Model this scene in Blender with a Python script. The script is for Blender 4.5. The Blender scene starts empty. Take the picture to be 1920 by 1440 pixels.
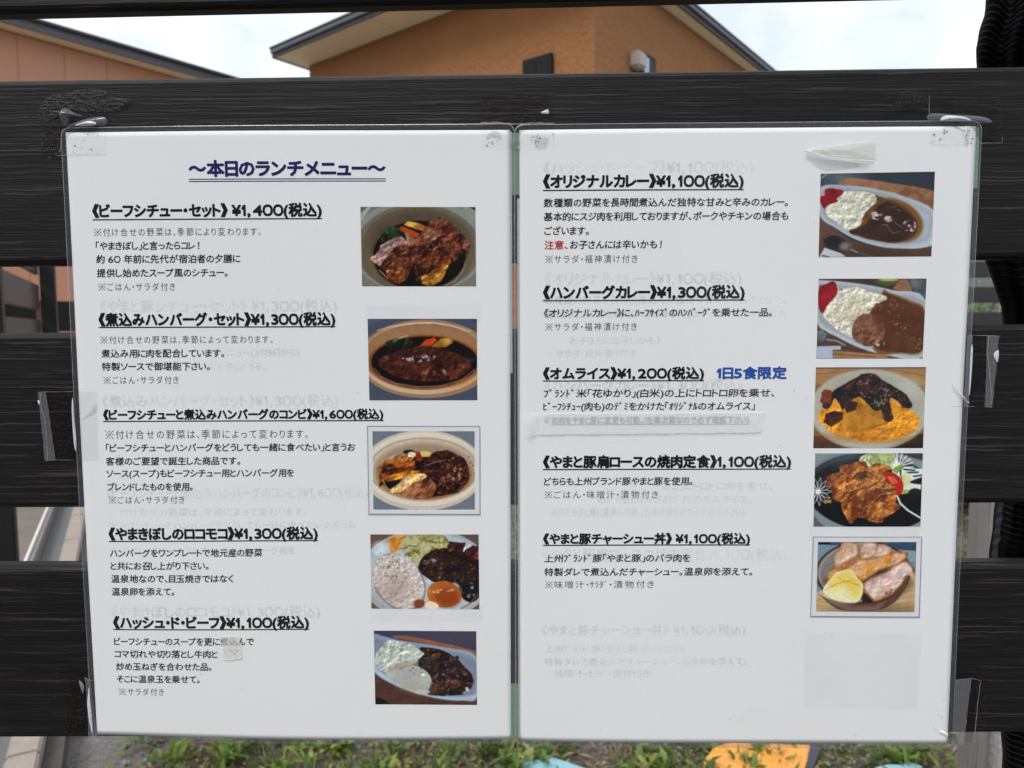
import bpy, bmesh, math, random
import numpy as np
from mathutils import Vector, Matrix

random.seed(7)
SC = bpy.context.scene
COL = SC.collection
R = math.radians

# ------------------------------------------------------------------ camera
# metres; X along the fence, Y away from the viewer, Z up, z = 0 at the lower edge of the menu paper
FPX = 1330.0
EYE = Vector((0.0055, -0.3389, 0.2046))
YAW, PIT, ROL = -0.0207, -0.0789, -0.0028
fw = Vector((math.sin(YAW) * math.cos(PIT), math.cos(YAW) * math.cos(PIT), math.sin(PIT)))
r0 = Vector((math.cos(YAW), -math.sin(YAW), 0))
u0 = r0.cross(fw)
RT = r0 * math.cos(ROL) + u0 * math.sin(ROL)
UP = -r0 * math.sin(ROL) + u0 * math.cos(ROL)
cam_d = bpy.data.cameras.new('camera')
cam = bpy.data.objects.new('camera', cam_d)
COL.objects.link(cam)
M = Matrix((RT, UP, -fw)).transposed().to_4x4()
M.translation = EYE
cam.matrix_world = M
cam_d.sensor_width = 36
cam_d.lens = FPX / 1920 * 36
cam_d.clip_start = 0.02
cam_d.clip_end = 2000
cam_d.dof.use_dof = True
cam_d.dof.focus_distance = 0.34
cam_d.dof.aperture_fstop = 18
SC.camera = cam

# ------------------------------------------------------------------ world, sun, exposure
w = bpy.data.worlds.new('World')
SC.world = w
w.use_nodes = True
nt = w.node_tree
nt.nodes.clear()
def N(nt, t, **k):
    n = nt.nodes.new(t)
    for a, b in k.items():
        if a.startswith('i_'):
            n.inputs[a[2:].replace('_', ' ')].default_value = b
        else:
            setattr(n, a, b)
    return n
SUN_EL, SUN_AZ = 52, 205       # degrees; azimuth clockwise from +Y: high, behind the viewer
out = N(nt, 'ShaderNodeOutputWorld')
bg = N(nt, 'ShaderNodeBackground')
bg.inputs['Strength'].default_value = 0.1
sky = N(nt, 'ShaderNodeTexSky', sky_type='NISHITA', sun_disc=False, sun_elevation=R(SUN_EL), sun_rotation=R(SUN_AZ))
sky.dust_density = 3.0
tc = N(nt, 'ShaderNodeTexCoord')
mp = N(nt, 'ShaderNodeMapping')
mp.inputs['Scale'].default_value = (1, 1, 1.7)
no = N(nt, 'ShaderNodeTexNoise')
no.inputs['Scale'].default_value = 3.1
no.inputs['Detail'].default_value = 7
no.inputs['Roughness'].default_value = 0.55
rp = N(nt, 'ShaderNodeValToRGB')
rp.color_ramp.elements[0].position = 0.40
rp.color_ramp.elements[0].color = (6.0, 6.65, 7.7, 1)
rp.color_ramp.elements[1].position = 0.60
rp.color_ramp.elements[1].color = (8.9, 9.1, 9.5, 1)
mx = N(nt, 'ShaderNodeMix', data_type='RGBA')
mx.inputs[0].default_value = 0.86       # the overcast layer covers most of the blue
L = nt.links.new
L(tc.outputs['Generated'], mp.inputs[0]); L(mp.outputs[0], no.inputs['Vector'])
L(no.outputs['Fac'], rp.inputs[0]); L(rp.outputs[0], mx.inputs[7]); L(sky.outputs[0], mx.inputs[6])
L(mx.outputs[2], bg.inputs['Color']); L(bg.outputs[0], out.inputs['Surface'])

sd = bpy.data.lights.new('sun', 'SUN')
sd.energy = 1.5
sd.angle = R(25)
sd.color = (1, 0.97, 0.93)
so = bpy.data.objects.new('sun', sd)
COL.objects.link(so)
sdir = Vector((math.sin(R(SUN_AZ)) * math.cos(R(SUN_EL)), math.cos(R(SUN_AZ)) * math.cos(R(SUN_EL)), math.sin(R(SUN_EL))))
so.rotation_euler = sdir.to_track_quat('Z', 'Y').to_euler()
so.location = (0, -3, 5)
vs = SC.view_settings
vs.view_transform = 'Standard'
vs.look = 'None'
vs.exposure = 0.62
vs.gamma = 1
vs.use_curve_mapping = False
SC.cycles.max_bounces = 8
SC.cycles.transparent_max_bounces = 32
SC.cycles.use_denoising = True
GROUND = EYE.z - 1.35

# ------------------------------------------------------------------ helpers
def ray(px, py):
    return fw + RT * ((px - 960) / FPX) + UP * ((720 - py) / FPX)
def onY(px, py, Y=0.0):
    d = ray(px, py); t = (Y - EYE.y) / d.y
    return EYE + d * t
def onZ(px, py, Z):
    d = ray(px, py); t = (Z - EYE.z) / d.z
    return EYE + d * t
def lin(c):
    out = []
    for v in c[:3]:
        v = v / 255
        out.append(v / 12.92 if v <= 0.04045 else ((v + 0.055) / 1.055) ** 2.4)
    return out
def empty(name, loc=(0, 0, 0)):
    o = bpy.data.objects.new(name, None)
    o.empty_display_size = 0.02
    COL.objects.link(o); o.location = loc
    return o
def tag(o, label=None, cat=None, group=None, kind=None):
    if label: o['label'] = label
    if cat: o['category'] = cat
    if group: o['group'] = group
    if kind: o['kind'] = kind
    return o
def link(name, me, mat, parent=None):
    o = bpy.data.objects.new(name, me)
    COL.objects.link(o)
    if mat is not None and not me.materials: me.materials.append(mat)
    if parent is not None:
        o.parent = parent
        o.matrix_parent_inverse = Matrix.Translation(-parent.location)
    return o
def pymesh(name, verts, faces, mat, parent=None, smooth=False):
    me = bpy.data.meshes.new(name)
    me.from_pydata([tuple(v) for v in verts], [], [tuple(f) for f in faces])
    if smooth: me.shade_smooth()
    me.update()
    return link(name, me, mat, parent)
def npmesh(name, V, F, mat, parent=None, cols=None):
    """V (n,3), F (m,k) arrays -> mesh, with an optional colour per vertex"""
    me = bpy.data.meshes.new(name)
    V = np.asarray(V, np.float32); F = np.asarray(F, np.int32); k = F.shape[1]
    me.vertices.add(len(V)); me.vertices.foreach_set('co', V.ravel())
    me.loops.add(F.size); me.loops.foreach_set('vertex_index', F.ravel())
    me.polygons.add(len(F)); me.polygons.foreach_set('loop_start', np.arange(0, F.size, k, dtype=np.int32))
    me.polygons.foreach_set('loop_total', np.full(len(F), k, np.int32))
    me.update(calc_edges=True); me.validate()
    if cols is not None:
        a = me.color_attributes.new('tint', 'FLOAT_COLOR', 'POINT')
        c4 = np.ones((len(V), 4), np.float32); c4[:, :3] = cols
        a.data.foreach_set('color', c4.ravel())
    return link(name, me, mat, parent)
def bm_obj(name, bm, mat, parent=None, smooth=False):
    me = bpy.data.meshes.new(name)
    bmesh.ops.recalc_face_normals(bm, faces=bm.faces)
    bm.to_mesh(me); bm.free()
    if smooth: me.shade_smooth()
    return link(name, me, mat, parent)
def box(bm, p0, p1):
    x0, y0, z0 = p0; x1, y1, z1 = p1
    v = [bm.verts.new(c) for c in ((x0,y0,z0),(x1,y0,z0),(x1,y1,z0),(x0,y1,z0),(x0,y0,z1),(x1,y0,z1),(x1,y1,z1),(x0,y1,z1))]
    for f in ((0,3,2,1),(4,5,6,7),(0,1,5,4),(1,2,6,5),(2,3,7,6),(3,0,4,7)): bm.faces.new([v[i] for i in f])
    return v
def box_obj(name, p0, p1, mat, parent=None, bevel=0.0, seg=2):
    bm = bmesh.new(); box(bm, p0, p1)
    if bevel: bmesh.ops.bevel(bm, geom=bm.edges[:], offset=bevel, segments=seg, affect='EDGES')
    return bm_obj(name, bm, mat, parent)
def frame_box(bm, o, a, b, c, la, lb, lc):
    """box with corner o along unit vectors a,b,c"""
    v = []
    for k in (0, lc):
        for (i, j) in ((0,0),(la,0),(la,lb),(0,lb)):
            v.append(bm.verts.new(o + a * i + b * j + c * k))
    for f in ((0,3,2,1),(4,5,6,7),(0,1,5,4),(1,2,6,5),(2,3,7,6),(3,0,4,7)): bm.faces.new([v[i] for i in f])
def frame_obj(name, o, a, b, c, la, lb, lc, mat, parent=None, bevel=0):
    bm = bmesh.new(); frame_box(bm, o, a, b, c, la, lb, lc)
    if bevel: bmesh.ops.bevel(bm, geom=bm.edges[:], offset=bevel, segments=2, affect='EDGES')
    return bm_obj(name, bm, mat, parent)

# ------------------------------------------------------------------ materials
def newmat(name):
    m = bpy.data.materials.new(name); m.use_nodes = True
    nt = m.node_tree
    return m, nt, nt.nodes['Principled BSDF'], nt.nodes['Material Output']
def coords(nt, scale=(1, 1, 1), rot=(0, 0, 0), kind='Object'):
    t = N(nt, 'ShaderNodeTexCoord'); m = N(nt, 'ShaderNodeMapping')
    m.inputs['Scale'].default_value = scale; m.inputs['Rotation'].default_value = rot
    nt.links.new(t.outputs[kind], m.inputs[0]); return m.outputs[0]
def noise(nt, vec, scale, detail=4, rough=0.5, dist=0.0):
    n = N(nt, 'ShaderNodeTexNoise'); n.inputs['Scale'].default_value = scale
    n.inputs['Detail'].default_value = detail; n.inputs['Roughness'].default_value = rough
    n.inputs['Distortion'].default_value = dist
    nt.links.new(vec, n.inputs['Vector']); return n.outputs['Fac']
def ramp(nt, fac, stops):
    r = N(nt, 'ShaderNodeValToRGB'); e = r.color_ramp.elements
    while len(e) < len(stops): e.new(0.5)
    for i, (p, c) in enumerate(stops):
        e[i].position = p
        e[i].color = (c, c, c, 1) if isinstance(c, (int, float)) else tuple(c) + (1,)
    nt.links.new(fac, r.inputs[0]); return r.outputs[0]
def bump(nt, h, strength, dist, normal=None):
    b = N(nt, 'ShaderNodeBump'); b.inputs['Strength'].default_value = strength; b.inputs['Distance'].default_value = dist
    nt.links.new(h, b.inputs['Height'])
    if normal: nt.links.new(normal, b.inputs['Normal'])
    return b.outputs[0]
def mixc(nt, f, a, b, mode='MIX'):
    m = N(nt, 'ShaderNodeMix', data_type='RGBA', blend_type=mode)
    for s, v in ((0, f), (6, a), (7, b)):
        if isinstance(v, (int, float)): m.inputs[s].default_value = v if s == 0 else (v, v, v, 1)
        elif isinstance(v, (tuple, list)): m.inputs[s].default_value = tuple(v) + (1,) if len(v) == 3 else v
        else: nt.links.new(v, m.inputs[s])
    return m.outputs[2]
def simple(name, col, rough=0.6, var=0.15, scale=8, bumps=0.0, bscale=60, bdist=0.002, spec=0.5, metallic=0.0, stretch=(1, 1, 1)):
    m, nt, p, o = newmat(name)
    v = coords(nt, stretch)
    f = noise(nt, v, scale, 5, 0.6)
    c = mixc(nt, f, [x * (1 - var) for x in col], [min(1, x * (1 + var)) for x in col])
    nt.links.new(c, p.inputs['Base Color'])
    p.inputs['Roughness'].default_value = rough
    p.inputs['Specular IOR Level'].default_value = spec
    p.inputs['Metallic'].default_value = metallic
    if bumps:
        nt.links.new(bump(nt, noise(nt, v, bscale, 5, 0.6), bumps, bdist), p.inputs['Normal'])
    return m

def plank_material(name, base=(0.0062, 0.0054, 0.0055), streak=(0.042, 0.032, 0.024)):
    m, nt, p, o = newmat(name)
    v = coords(nt, (1, 1, 1))
    # the groove lines wander a little along the board
    wob = noise(nt, coords(nt, (85, 85, 160)), 1.0, 3, 0.6)
    sep = N(nt, 'ShaderNodeSeparateXYZ'); nt.links.new(v, sep.inputs[0])
    def math_(op, a, b):
        k = N(nt, 'ShaderNodeMath', operation=op)
        for i, q in enumerate((a, b)):
            if isinstance(q, (int, float)): k.inputs[i].default_value = q
            else: nt.links.new(q, k.inputs[i])
        return k.outputs[0]
    zz = math_('ADD', sep.outputs[2], math_('MULTIPLY', wob, 0.0018))
    def lines(fx, fz, detail, seed):
        c = N(nt, 'ShaderNodeCombineXYZ')
        nt.links.new(math_('MULTIPLY', sep.outputs[0], fx), c.inputs[0])
        c.inputs[1].default_value = seed
        nt.links.new(math_('MULTIPLY', zz, fz), c.inputs[2])
        return noise(nt, c.outputs[0], 1.0, detail, 0.55)
    l1 = lines(16, 950, 2, 1.3)
    l2 = lines(34, 1250, 2, 7.7)
    l3 = lines(5, 180, 3, 3.1)
    crest = ramp(nt, l1, [(0.60, 0.0), (0.69, 1.0)])
    fine = ramp(nt, l2, [(0.58, 0.0), (0.72, 0.6)])
    tone = ramp(nt, l3, [(0.3, tuple(x * 0.72 for x in base)), (0.7, tuple(x * 1.35 for x in base))])
    warm = noise(nt, coords(nt, (9, 9, 45)), 1.0, 3)
    st = mixc(nt, warm, streak, (0.040, 0.039, 0.040))
    c = mixc(nt, crest, tone, st)
    c = mixc(nt, fine, c, mixc(nt, 0.5, tone, st))
    nt.links.new(c, p.inputs['Base Color'])
    p.inputs['Roughness'].default_value = 0.55
    p.inputs['Specular IOR Level'].default_value = 0.24
    hh = math_('ADD', math_('MULTIPLY', l1, 1.0), math_('MULTIPLY', l2, 0.35))
    nt.links.new(bump(nt, hh, 0.42, 0.0006), p.inputs['Normal'])
    return m
M_plank = plank_material('fence_board_wood_grain')
M_plank_grey = simple('gate_board_grey', (0.040, 0.041, 0.042), 0.5, 0.12, 20, 0.2, 200, 0.0005)
M_black = simple('black_powder_coat', (0.006, 0.006, 0.007), 0.55, 0.1, 30)
M_paper_lt = simple('paper_under', (0.60, 0.61, 0.60), 0.7, 0.03, 40)
M_green = simple('green_card', (0.20, 0.37, 0.22), 0.6, 0.10, 30)

def paper_material(name):
    m, nt, p, o = newmat(name)
    v = coords(nt)
    f = noise(nt, v, 9, 3, 0.5)
    g = noise(nt, v, 900, 2, 0.5)
    c = mixc(nt, f, (0.83, 0.845, 0.85), (0.87, 0.88, 0.88))
    c = mixc(nt, ramp(nt, g, [(0.3, 0.0), (0.7, 0.05)]), c, (0.55, 0.57, 0.60))
    # a few brownish damp stains
    s = noise(nt, coords(nt, (1, 1, 1.4)), 14, 3, 0.6)
    c = mixc(nt, ramp(nt, s, [(0.70, 0.0), (0.80, 0.10)]), c, (0.62, 0.56, 0.48))
    nt.links.new(c, p.inputs['Base Color'])
    p.inputs['Roughness'].default_value = 0.8
    p.inputs['Specular IOR Level'].default_value = 0.1
    return m
M_paper = paper_material('menu_paper')

def ink(name, c, alpha=1.0, fade=False):
    m, nt, p, o = newmat(name)
    p.inputs['Base Color'].default_value = tuple(c) + (1,)
    p.inputs['Roughness'].default_value = 0.7
    p.inputs['Specular IOR Level'].default_value = 0.1
    f = noise(nt, coords(nt), 60, 2)
    nt.links.new(mixc(nt, f, [x * 0.8 for x in c], [x * 1.25 for x in c]), p.inputs['Base Color'])
    if alpha < 1:
        t = N(nt, 'ShaderNodeBsdfTransparent'); mxs = N(nt, 'ShaderNodeMixShader')
        if fade:
            n = noise(nt, coords(nt), 16, 3, 0.6)
            nt.links.new(ramp(nt, n, [(0.34, alpha * 0.15), (0.62, alpha)]), mxs.inputs[0])
        else: mxs.inputs[0].default_value = alpha
        nt.links.new(t.outputs[0], mxs.inputs[1]); nt.links.new(p.outputs[0], mxs.inputs[2])
        nt.links.new(mxs.outputs[0], o.inputs['Surface'])
    return m
K_black = ink('ink_black', (0.008, 0.008, 0.009))
K_body = ink('ink_body', (0.018, 0.018, 0.022))
K_note = ink('ink_note', (0.075, 0.08, 0.09))
K_purple = ink('ink_purple', (0.022, 0.010, 0.115))
K_red = ink('ink_red', (0.50, 0.035, 0.03))
K_blue = ink('ink_blue', (0.008, 0.075, 0.36))
K_ghost = ink('ink_ghost', (0.38, 0.39, 0.46), 0.030, True)
K_ghost_pic = ink('ink_ghost_picture', (0.58, 0.59, 0.64), 0.030, True)
K_grey = ink('ink_grey', (0.24, 0.24, 0.29))

def film(name, milky=0.03, gloss_rough=0.06, tint=(0.97, 0.98, 0.99), milk=(0.5, 0.52, 0.55), bumps=0.12, bscale=(60, 60, 60), ior=1.5, dist=0.0006, fleck=0.0):
    """clear plastic film: see-through, a little milky, with a glossy coat"""
    m, nt, p, o = newmat(name)
    nt.nodes.remove(p)
    tr = N(nt, 'ShaderNodeBsdfTransparent'); tr.inputs[0].default_value = tuple(tint) + (1,)
    df = N(nt, 'ShaderNodeBsdfDiffuse'); df.inputs[0].default_value = tuple(milk) + (1,)
    gl = N(nt, 'ShaderNodeBsdfGlossy'); gl.inputs['Roughness'].default_value = gloss_rough
    fr = N(nt, 'ShaderNodeFresnel')
    # a thin sheet: the same reflection from either side
    ge = N(nt, 'ShaderNodeNewGeometry'); mr = N(nt, 'ShaderNodeMapRange')
    mr.inputs['To Min'].default_value = ior; mr.inputs['To Max'].default_value = 1 / ior
    nt.links.new(ge.outputs['Backfacing'], mr.inputs['Value']); nt.links.new(mr.outputs[0], fr.inputs['IOR'])
    m1 = N(nt, 'ShaderNodeMixShader'); m2 = N(nt, 'ShaderNodeMixShader')
    h = noise(nt, coords(nt, bscale), 1.0, 4, 0.55)
    b = bump(nt, h, bumps, dist)
    nt.links.new(b, gl.inputs['Normal']); nt.links.new(b, fr.inputs['Normal'])
    if fleck:
        fl = noise(nt, coords(nt, (700, 700, 700)), 1.0, 2)
        nt.links.new(ramp(nt, fl, [(0.60, milky), (0.72, min(1, milky + fleck))]), m1.inputs[0])
    else: m1.inputs[0].default_value = milky
    nt.links.new(tr.outputs[0], m1.inputs[1]); nt.links.new(df.outputs[0], m1.inputs[2])
    nt.links.new(fr.outputs[0], m2.inputs[0]); nt.links.new(m1.outputs[0], m2.inputs[1]); nt.links.new(gl.outputs[0], m2.inputs[2])
    nt.links.new(m2.outputs[0], o.inputs['Surface'])
    return m
M_film = film('laminate_film', 0.01, 0.05, (0.985, 0.99, 0.99), bumps=0.10, bscale=(25, 25, 25), dist=0.0015)
M_rim = film('laminate_rim', 0.09, 0.10, (0.9, 0.9, 0.92), (0.45, 0.47, 0.52), 0.3, (40, 40, 300))
M_seal = film('laminate_edge', 0.33, 0.15, (0.9, 0.9, 0.9), (0.62, 0.63, 0.66), 0.2, (90, 90, 90))
M_tape = film('clear_tape_stuck', 0.0, 0.28, (0.80, 0.77, 0.75), (0.3, 0.29, 0.27), 0.6, (160, 160, 700), ior=1.28, dist=0.0005, fleck=0.03)
M_tape_white = film('clear_tape_on_paper', 0.03, 0.08, (1, 1, .995), (0.9, 0.9, 0.88), 0.12, (120, 120, 200), ior=1.28)
M_tape_loose = film('clear_tape_lifted', 0.22, 0.16, (0.92, 0.92, 0.93), (0.42, 0.42, 0.46), 0.6, (120, 120, 120))
M_tape_edge = film('tape_cut_edge', 0.40, 0.3, (0.9, 0.9, 0.9), (0.5, 0.49, 0.46))
M_highlight = film('painted_tape_highlight', 0.75, 0.12, (0.95, 0.95, 0.97), (0.80, 0.84, 0.90), 0.2, (60, 60, 60), fleck=-0.35)  # whitish colour paints the sky's reflection on tape bulges
M_white_tape = film('matt_white_tape', 0.38, 0.35, (1, 1, 1), (0.93, 0.93, 0.91), 0.1, (70, 70, 200), ior=1.3)
M_dirt = simple('grime_specks', (0.05, 0.048, 0.045), 0.9, 0.3, 200)

# ------------------------------------------------------------------ ground
def ground_material():
    m, nt, p, o = newmat('gravelly_soil')
    v = coords(nt)
    a = noise(nt, v, 1.7, 5, 0.6); b = noise(nt, v, 45, 6, 0.7); g = noise(nt, v, 170, 3, 0.6)
    c = mixc(nt, ramp(nt, a, [(0.4, 0.0), (0.6, 1.0)]), (0.075, 0.055, 0.038), (0.17, 0.155, 0.135))
    c = mixc(nt, ramp(nt, b, [(0.4, 0.0), (0.62, 0.8)]), c, (0.26, 0.25, 0.235))
    c = mixc(nt, ramp(nt, g, [(0.3, 0.7), (0.55, 0.0)]), c, (0.045, 0.038, 0.03))
    nt.links.new(c, p.inputs['Base Color']); p.inputs['Roughness'].default_value = 0.95
    nt.links.new(bump(nt, b, 0.8, 0.02), p.inputs['Normal'])
    return m
M_ground = ground_material()
gm = 60
xs = np.concatenate([[-600, -200, -60, -20, -10], np.linspace(-6, 6, gm), [10, 20, 60, 200, 600]])
ys = np.concatenate([[-600, -200, -60, -20, -8, -4, -2, 0], np.linspace(0.6, 9, gm), [14, 25, 60, 200, 600]])
X, Y = np.meshgrid(xs, ys)
nearm = (np.abs(X) < 6) & (Y > 0.5) & (Y < 9)
rng = np.random.default_rng(3)
Z = np.full_like(X, GROUND) + np.where(nearm, 0.006 * np.sin(X * 5.1 + 2 * np.sin(Y * 3)) + 0.006 * rng.standard_normal(X.shape) * 0.6, 0)
nx, ny = len(xs), len(ys)
idx = np.arange(nx * ny).reshape(ny, nx)
F = np.stack([idx[:-1, :-1], idx[:-1, 1:], idx[1:, 1:], idx[1:, :-1]], -1).reshape(-1, 4)
g = npmesh('ground', np.stack([X, Y, Z], -1).reshape(-1, 3), F, M_ground)
tag(g, kind='structure')

# ---- drainage ditch with kerb on the left, running away to the left
VPX = 228
dd = ray(VPX, 613); DIR = Vector((dd.x, dd.y, 0)).normalized()
PER = Vector((DIR.y, -DIR.x, 0))          # to the right of the run
KERB_TOP = GROUND + 0.13
M_conc_tan = simple('weathered_concrete', (0.33, 0.285, 0.24), 0.9, 0.25, 14, 0.6, 90, 0.01)
M_conc_grey = simple('ditch_concrete', (0.155, 0.17, 0.172), 0.8, 0.12, 5, 0.3, 60, 0.004)
M_conc_rough = simple('rough_aggregate_concrete', (0.25, 0.245, 0.22), 0.9, 0.5, 55, 0.7, 120, 0.01)
M_white_edge = simple('steel_painted_highlight', (0.86, 0.85, 0.82), 0.4, 0.05, 20)  # near-white colour stands for the highlight along the steel edge
M_apron = simple('dirty_concrete_apron', (0.165, 0.145, 0.118), 0.92, 0.45, 2.6, 0.5, 40, 0.01)
def perp(px, py, z): return (onZ(px, py, z) - Vector((0, 0, 0))).dot(PER)
k_r = perp(141, 1065, KERB_TOP); k_l = perp(106, 1065, KERB_TOP)
c_l = perp(57, 1065, KERB_TOP - 0.01); s_l = perp(46, 1065, KERB_TOP); w_l = perp(38.5, 1065, KERB_TOP + 0.01)
def strip(name, a, b, z0, z1, mat, s0=0.9, s1=14, parent=None, bevel=0.0):
    o = PER * a + DIR * s0; o.z = z0
    return frame_obj(name, o, PER, DIR, Vector((0, 0, 1)), b - a, s1 - s0, z1 - z0, mat, parent, bevel)
kerb = empty('concrete_kerb', PER * k_l + DIR * 2 + Vector((0, 0, GROUND)))
tag(kerb, 'pinkish grey weathered concrete kerb beside the drainage ditch, seen left of the menus', 'kerb')
s = 0.9
q = 0
while s < 14:
    frame_obj('kerb_stone', (PER * k_l + DIR * s) + Vector((0, 0, GROUND - 0.05)), PER, DIR, Vector((0, 0, 1)), k_r - k_l, 0.594, KERB_TOP - GROUND + 0.05, M_conc_tan, kerb, 0.006)
    s += 0.6
te = strip('timber_edging', k_r + .003, k_r + .052, GROUND - .1, GROUND + .075, simple('dark_weathered_timber', (.085, .078, .07), .9, .5, 3, .6, 30, .01, stretch=(20, 1, 20)), s1=9)
tag(te, 'dark weathered timber edging board running along the right side of the concrete kerb', 'edging board')
d1 = strip('ditch_floor', c_l + 0.002, k_l - 0.002, GROUND - 0.10, GROUND - 0.0 + 0.03, M_conc_grey)
tag(d1, kind='structure')
d2 = empty('ditch_wall', PER * s_l + DIR * 2 + Vector((0, 0, GROUND)))
tag(d2, 'low grey ditch wall with a steel edge whose highlight is painted white, far left through the lower gap', 'wall')
strip('rough_top', s_l, c_l, GROUND - 0.1, KERB_TOP - 0.008, M_conc_rough, parent=d2, bevel=0.004)
strip('steel_edge', w_l, s_l - 0.002, GROUND - 0.1, KERB_TOP + 0.01, M_white_edge, parent=d2, bevel=0.003)
ap = strip('concrete_path', w_l - 6, w_l - 0.003, GROUND - 0.2, KERB_TOP - 0.02, M_apron, 1.5, 14)
tag(ap, kind='structure')
# ------------------------------------------------------------------ buildings
M_orange = simple('orange_render_wall', (0.29, 0.128, 0.044), 0.92, 0.14, 1.6, 0.8, 14, 0.05)
M_soffit = simple('beige_soffit_board', (0.76, 0.66, 0.44), 0.8, 0.05, 3)
M_fascia = simple('dark_grey_fascia', (0.055, 0.055, 0.062), 0.5, 0.1, 5)
M_fascia_lt = simple('grey_gutter', (0.085, 0.085, 0.095), 0.45, 0.1, 5)
M_salmon = simple('salmon_siding', (0.50, 0.255, 0.160), 0.85, 0.06, 3, 0.2, 90, 0.01)
M_frame_dk = simple('dark_window_frame', (0.012, 0.011, 0.011), 0.6, 0.1, 10, spec=.2)
M_glass_dk = simple('dark_window_glass', (0.014, 0.014, 0.012), 0.25, 0.3, 3, spec=.12)
M_glass_lt = simple('frosted_window_glass', (0.40, 0.43, 0.46), 0.2, 0.08, 3)
M_vent = simple('cream_vent_hood', (0.36, 0.33, 0.29), 0.5, 0.05, 10)
M_roof = simple('dark_metal_roof', (0.03, 0.03, 0.034), 0.5, 0.1, 4)

EAVE = EYE.z + 4.6
def vp_dir(px):
    d = ray(px, 613); return Vector((d.x, d.y, 0)).normalized()
D2 = vp_dir(2029)                      # right-hand wall runs away this way
D1 = Vector((-D2.y, D2.x, 0))          # left-hand wall runs away this way
def flat(v): return Vector((v.x, v.y, 0))
def cross2(p, d, q, e):                # meeting point of two ground-plan lines
    det = d.x * -e.y + e.x * d.y
    t = ((q.x - p.x) * -e.y + e.x * (q.y - p.y)) / det
    return p + d * t
eL = flat(onZ(515, 108, EAVE)); eR = flat(onZ(1425, 132, EAVE))
A = cross2(eL, D1, eR, D2)             # eave corner nearest to the viewer
wL = flat(onZ(845, 20.5, EAVE)); wR = flat(onZ(1246, 15, EAVE))
W = cross2(wL, D1, wR, D2)             # wall corner
Llen = (eL - A).dot(D1); wend = flat(onZ(583, 124, EAVE)); Wlen = (wend - W).dot(D1)
RLEN = 13.0
up = Vector((0, 0, 1))
pv = box_obj('bounce_paving', (-14, 6.2, GROUND - .2), (14, 24, GROUND + .02), simple('pale_bounce_paving', (.42, .40, .37), .9, .1, 3))  # hidden slab added to bounce light up onto the soffits
tag(pv, kind='structure')
house = empty('house', W + Vector((0, 0, GROUND)))
tag(house, 'orange rendered house with beige soffits and dark grey roof edge, behind the fence', 'house')
def quadbox(name, o, a, la, b, lb, h, mat, parent, bevel=0): return frame_obj(name, o, a, b, up, la, lb, h, mat, parent, bevel)
wb = GROUND - 0.1
quadbox('wall', W + up * wb, D1, Wlen, D2, RLEN - 1.2, EAVE - wb - 0.003, M_orange, house)
# soffit slab, drawn as boards so the joints read
nb = 5
for i in range(nb):
    a0 = Llen / nb * i
    quadbox('soffit_board', A + D1 * (a0 + 0.02) + D2 * 0.02 + up * EAVE, D1, Llen / nb - 0.008 - (0.02 if i == nb - 1 else 0), D2, RLEN - 0.04, 0.04, M_soffit, house)
FH = 0.125
for (o_, a_, l_) in ((A, D1, Llen), (A, D2, RLEN)):
    b_ = D2 if a_ is D1 else D1
    quadbox('fascia', o_ - b_ * 0.03 + a_ * (0.0 if a_ is D1 else -0.0) + up * (EAVE - 0.012), a_, l_, b_, 0.035, FH, M_fascia, house, 0.004)
    quadbox('gutter', o_ - b_ * 0.075 - a_ * 0.03 + up * (EAVE + 0.045), a_, l_ + 0.05, b_, 0.044, 0.075, M_fascia_lt, house, 0.01)
    quadbox('roof_edge', o_ - b_ * 0.09 - a_ * 0.05 + up * (EAVE + FH - 0.008 + (0.003 if a_ is D1 else 0)), a_, l_ + 0.08, b_, 0.25, 0.03, M_roof, house, 0.004)
quadbox('fascia', A + D1 * Llen - D2 * 0.03 + up * (EAVE - 0.012), D1, 0.035, D2, RLEN, FH + 0.001, M_fascia, house)
# low hipped roof
bm = bmesh.new()
c0 = A - D1 * 0.05 - D2 * 0.05; c1 = A + D1 * (Llen + 0.05) - D2 * 0.05; c2 = A + D1 * (Llen + 0.05) + D2 * (RLEN + 0.05); c3 = A - D1 * 0.05 + D2 * (RLEN + 0.05)
zz = EAVE + FH + 0.025
mid = (c0 + c2) / 2
vv = [bm.verts.new(c + up * zz) for c in (c0, c1, c2, c3)]
ra = bm.verts.new(mid - D2 * 3 + up * (zz + 1.3)); rb = bm.verts.new(mid + D2 * 3 + up * (zz + 1.3))
for f in ((vv[0], vv[1], ra), (vv[1], vv[2], rb, ra), (vv[2], vv[3], rb), (vv[3], vv[0], ra, rb), (vv[3], vv[2], vv[1], vv[0])): bm.faces.new(f)
bm_obj('roof', bm, M_roof, house)
def on_wall(px, py, P, n):
    d = ray(px, py); t = (P - EYE).dot(n) / d.dot(n); return EYE + d * t
def window(px0, px1, pytop, P, along, n, h, parent, panes, glassm):
    a = on_wall(px0, pytop, P, n); b = on_wall(px1, pytop, P, n)
    sa, sb = sorted(((flat(a) - P).dot(along), (flat(b) - P).dot(along)))
    zt = a.z
    f = quadbox('window', P + along * sa - n * 0.02 + up * (zt - h), along, sb - sa, n * -1, 0.05, h, M_frame_dk, parent, 0.006)
    wdt = (sb - sa - 0.10) / panes
    for k in range(panes):
        quadbox('pane', P + along * (sa + 0.05 + wdt * k + 0.01) - n * 0.073 + up * (zt - h + 0.06), along, wdt - 0.02, n * -1, 0.006 if False else 0.004, h - 0.12, glassm[k], f)
    return sa, sb, zt
n1 = D2 * 1.0   # normal into the house of the left wall is D2
n2 = D1 * 1.0
window(1040, 985, 100, W, D1, n1, 1.0, house, 2, [M_glass_dk, M_glass_dk])
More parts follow.
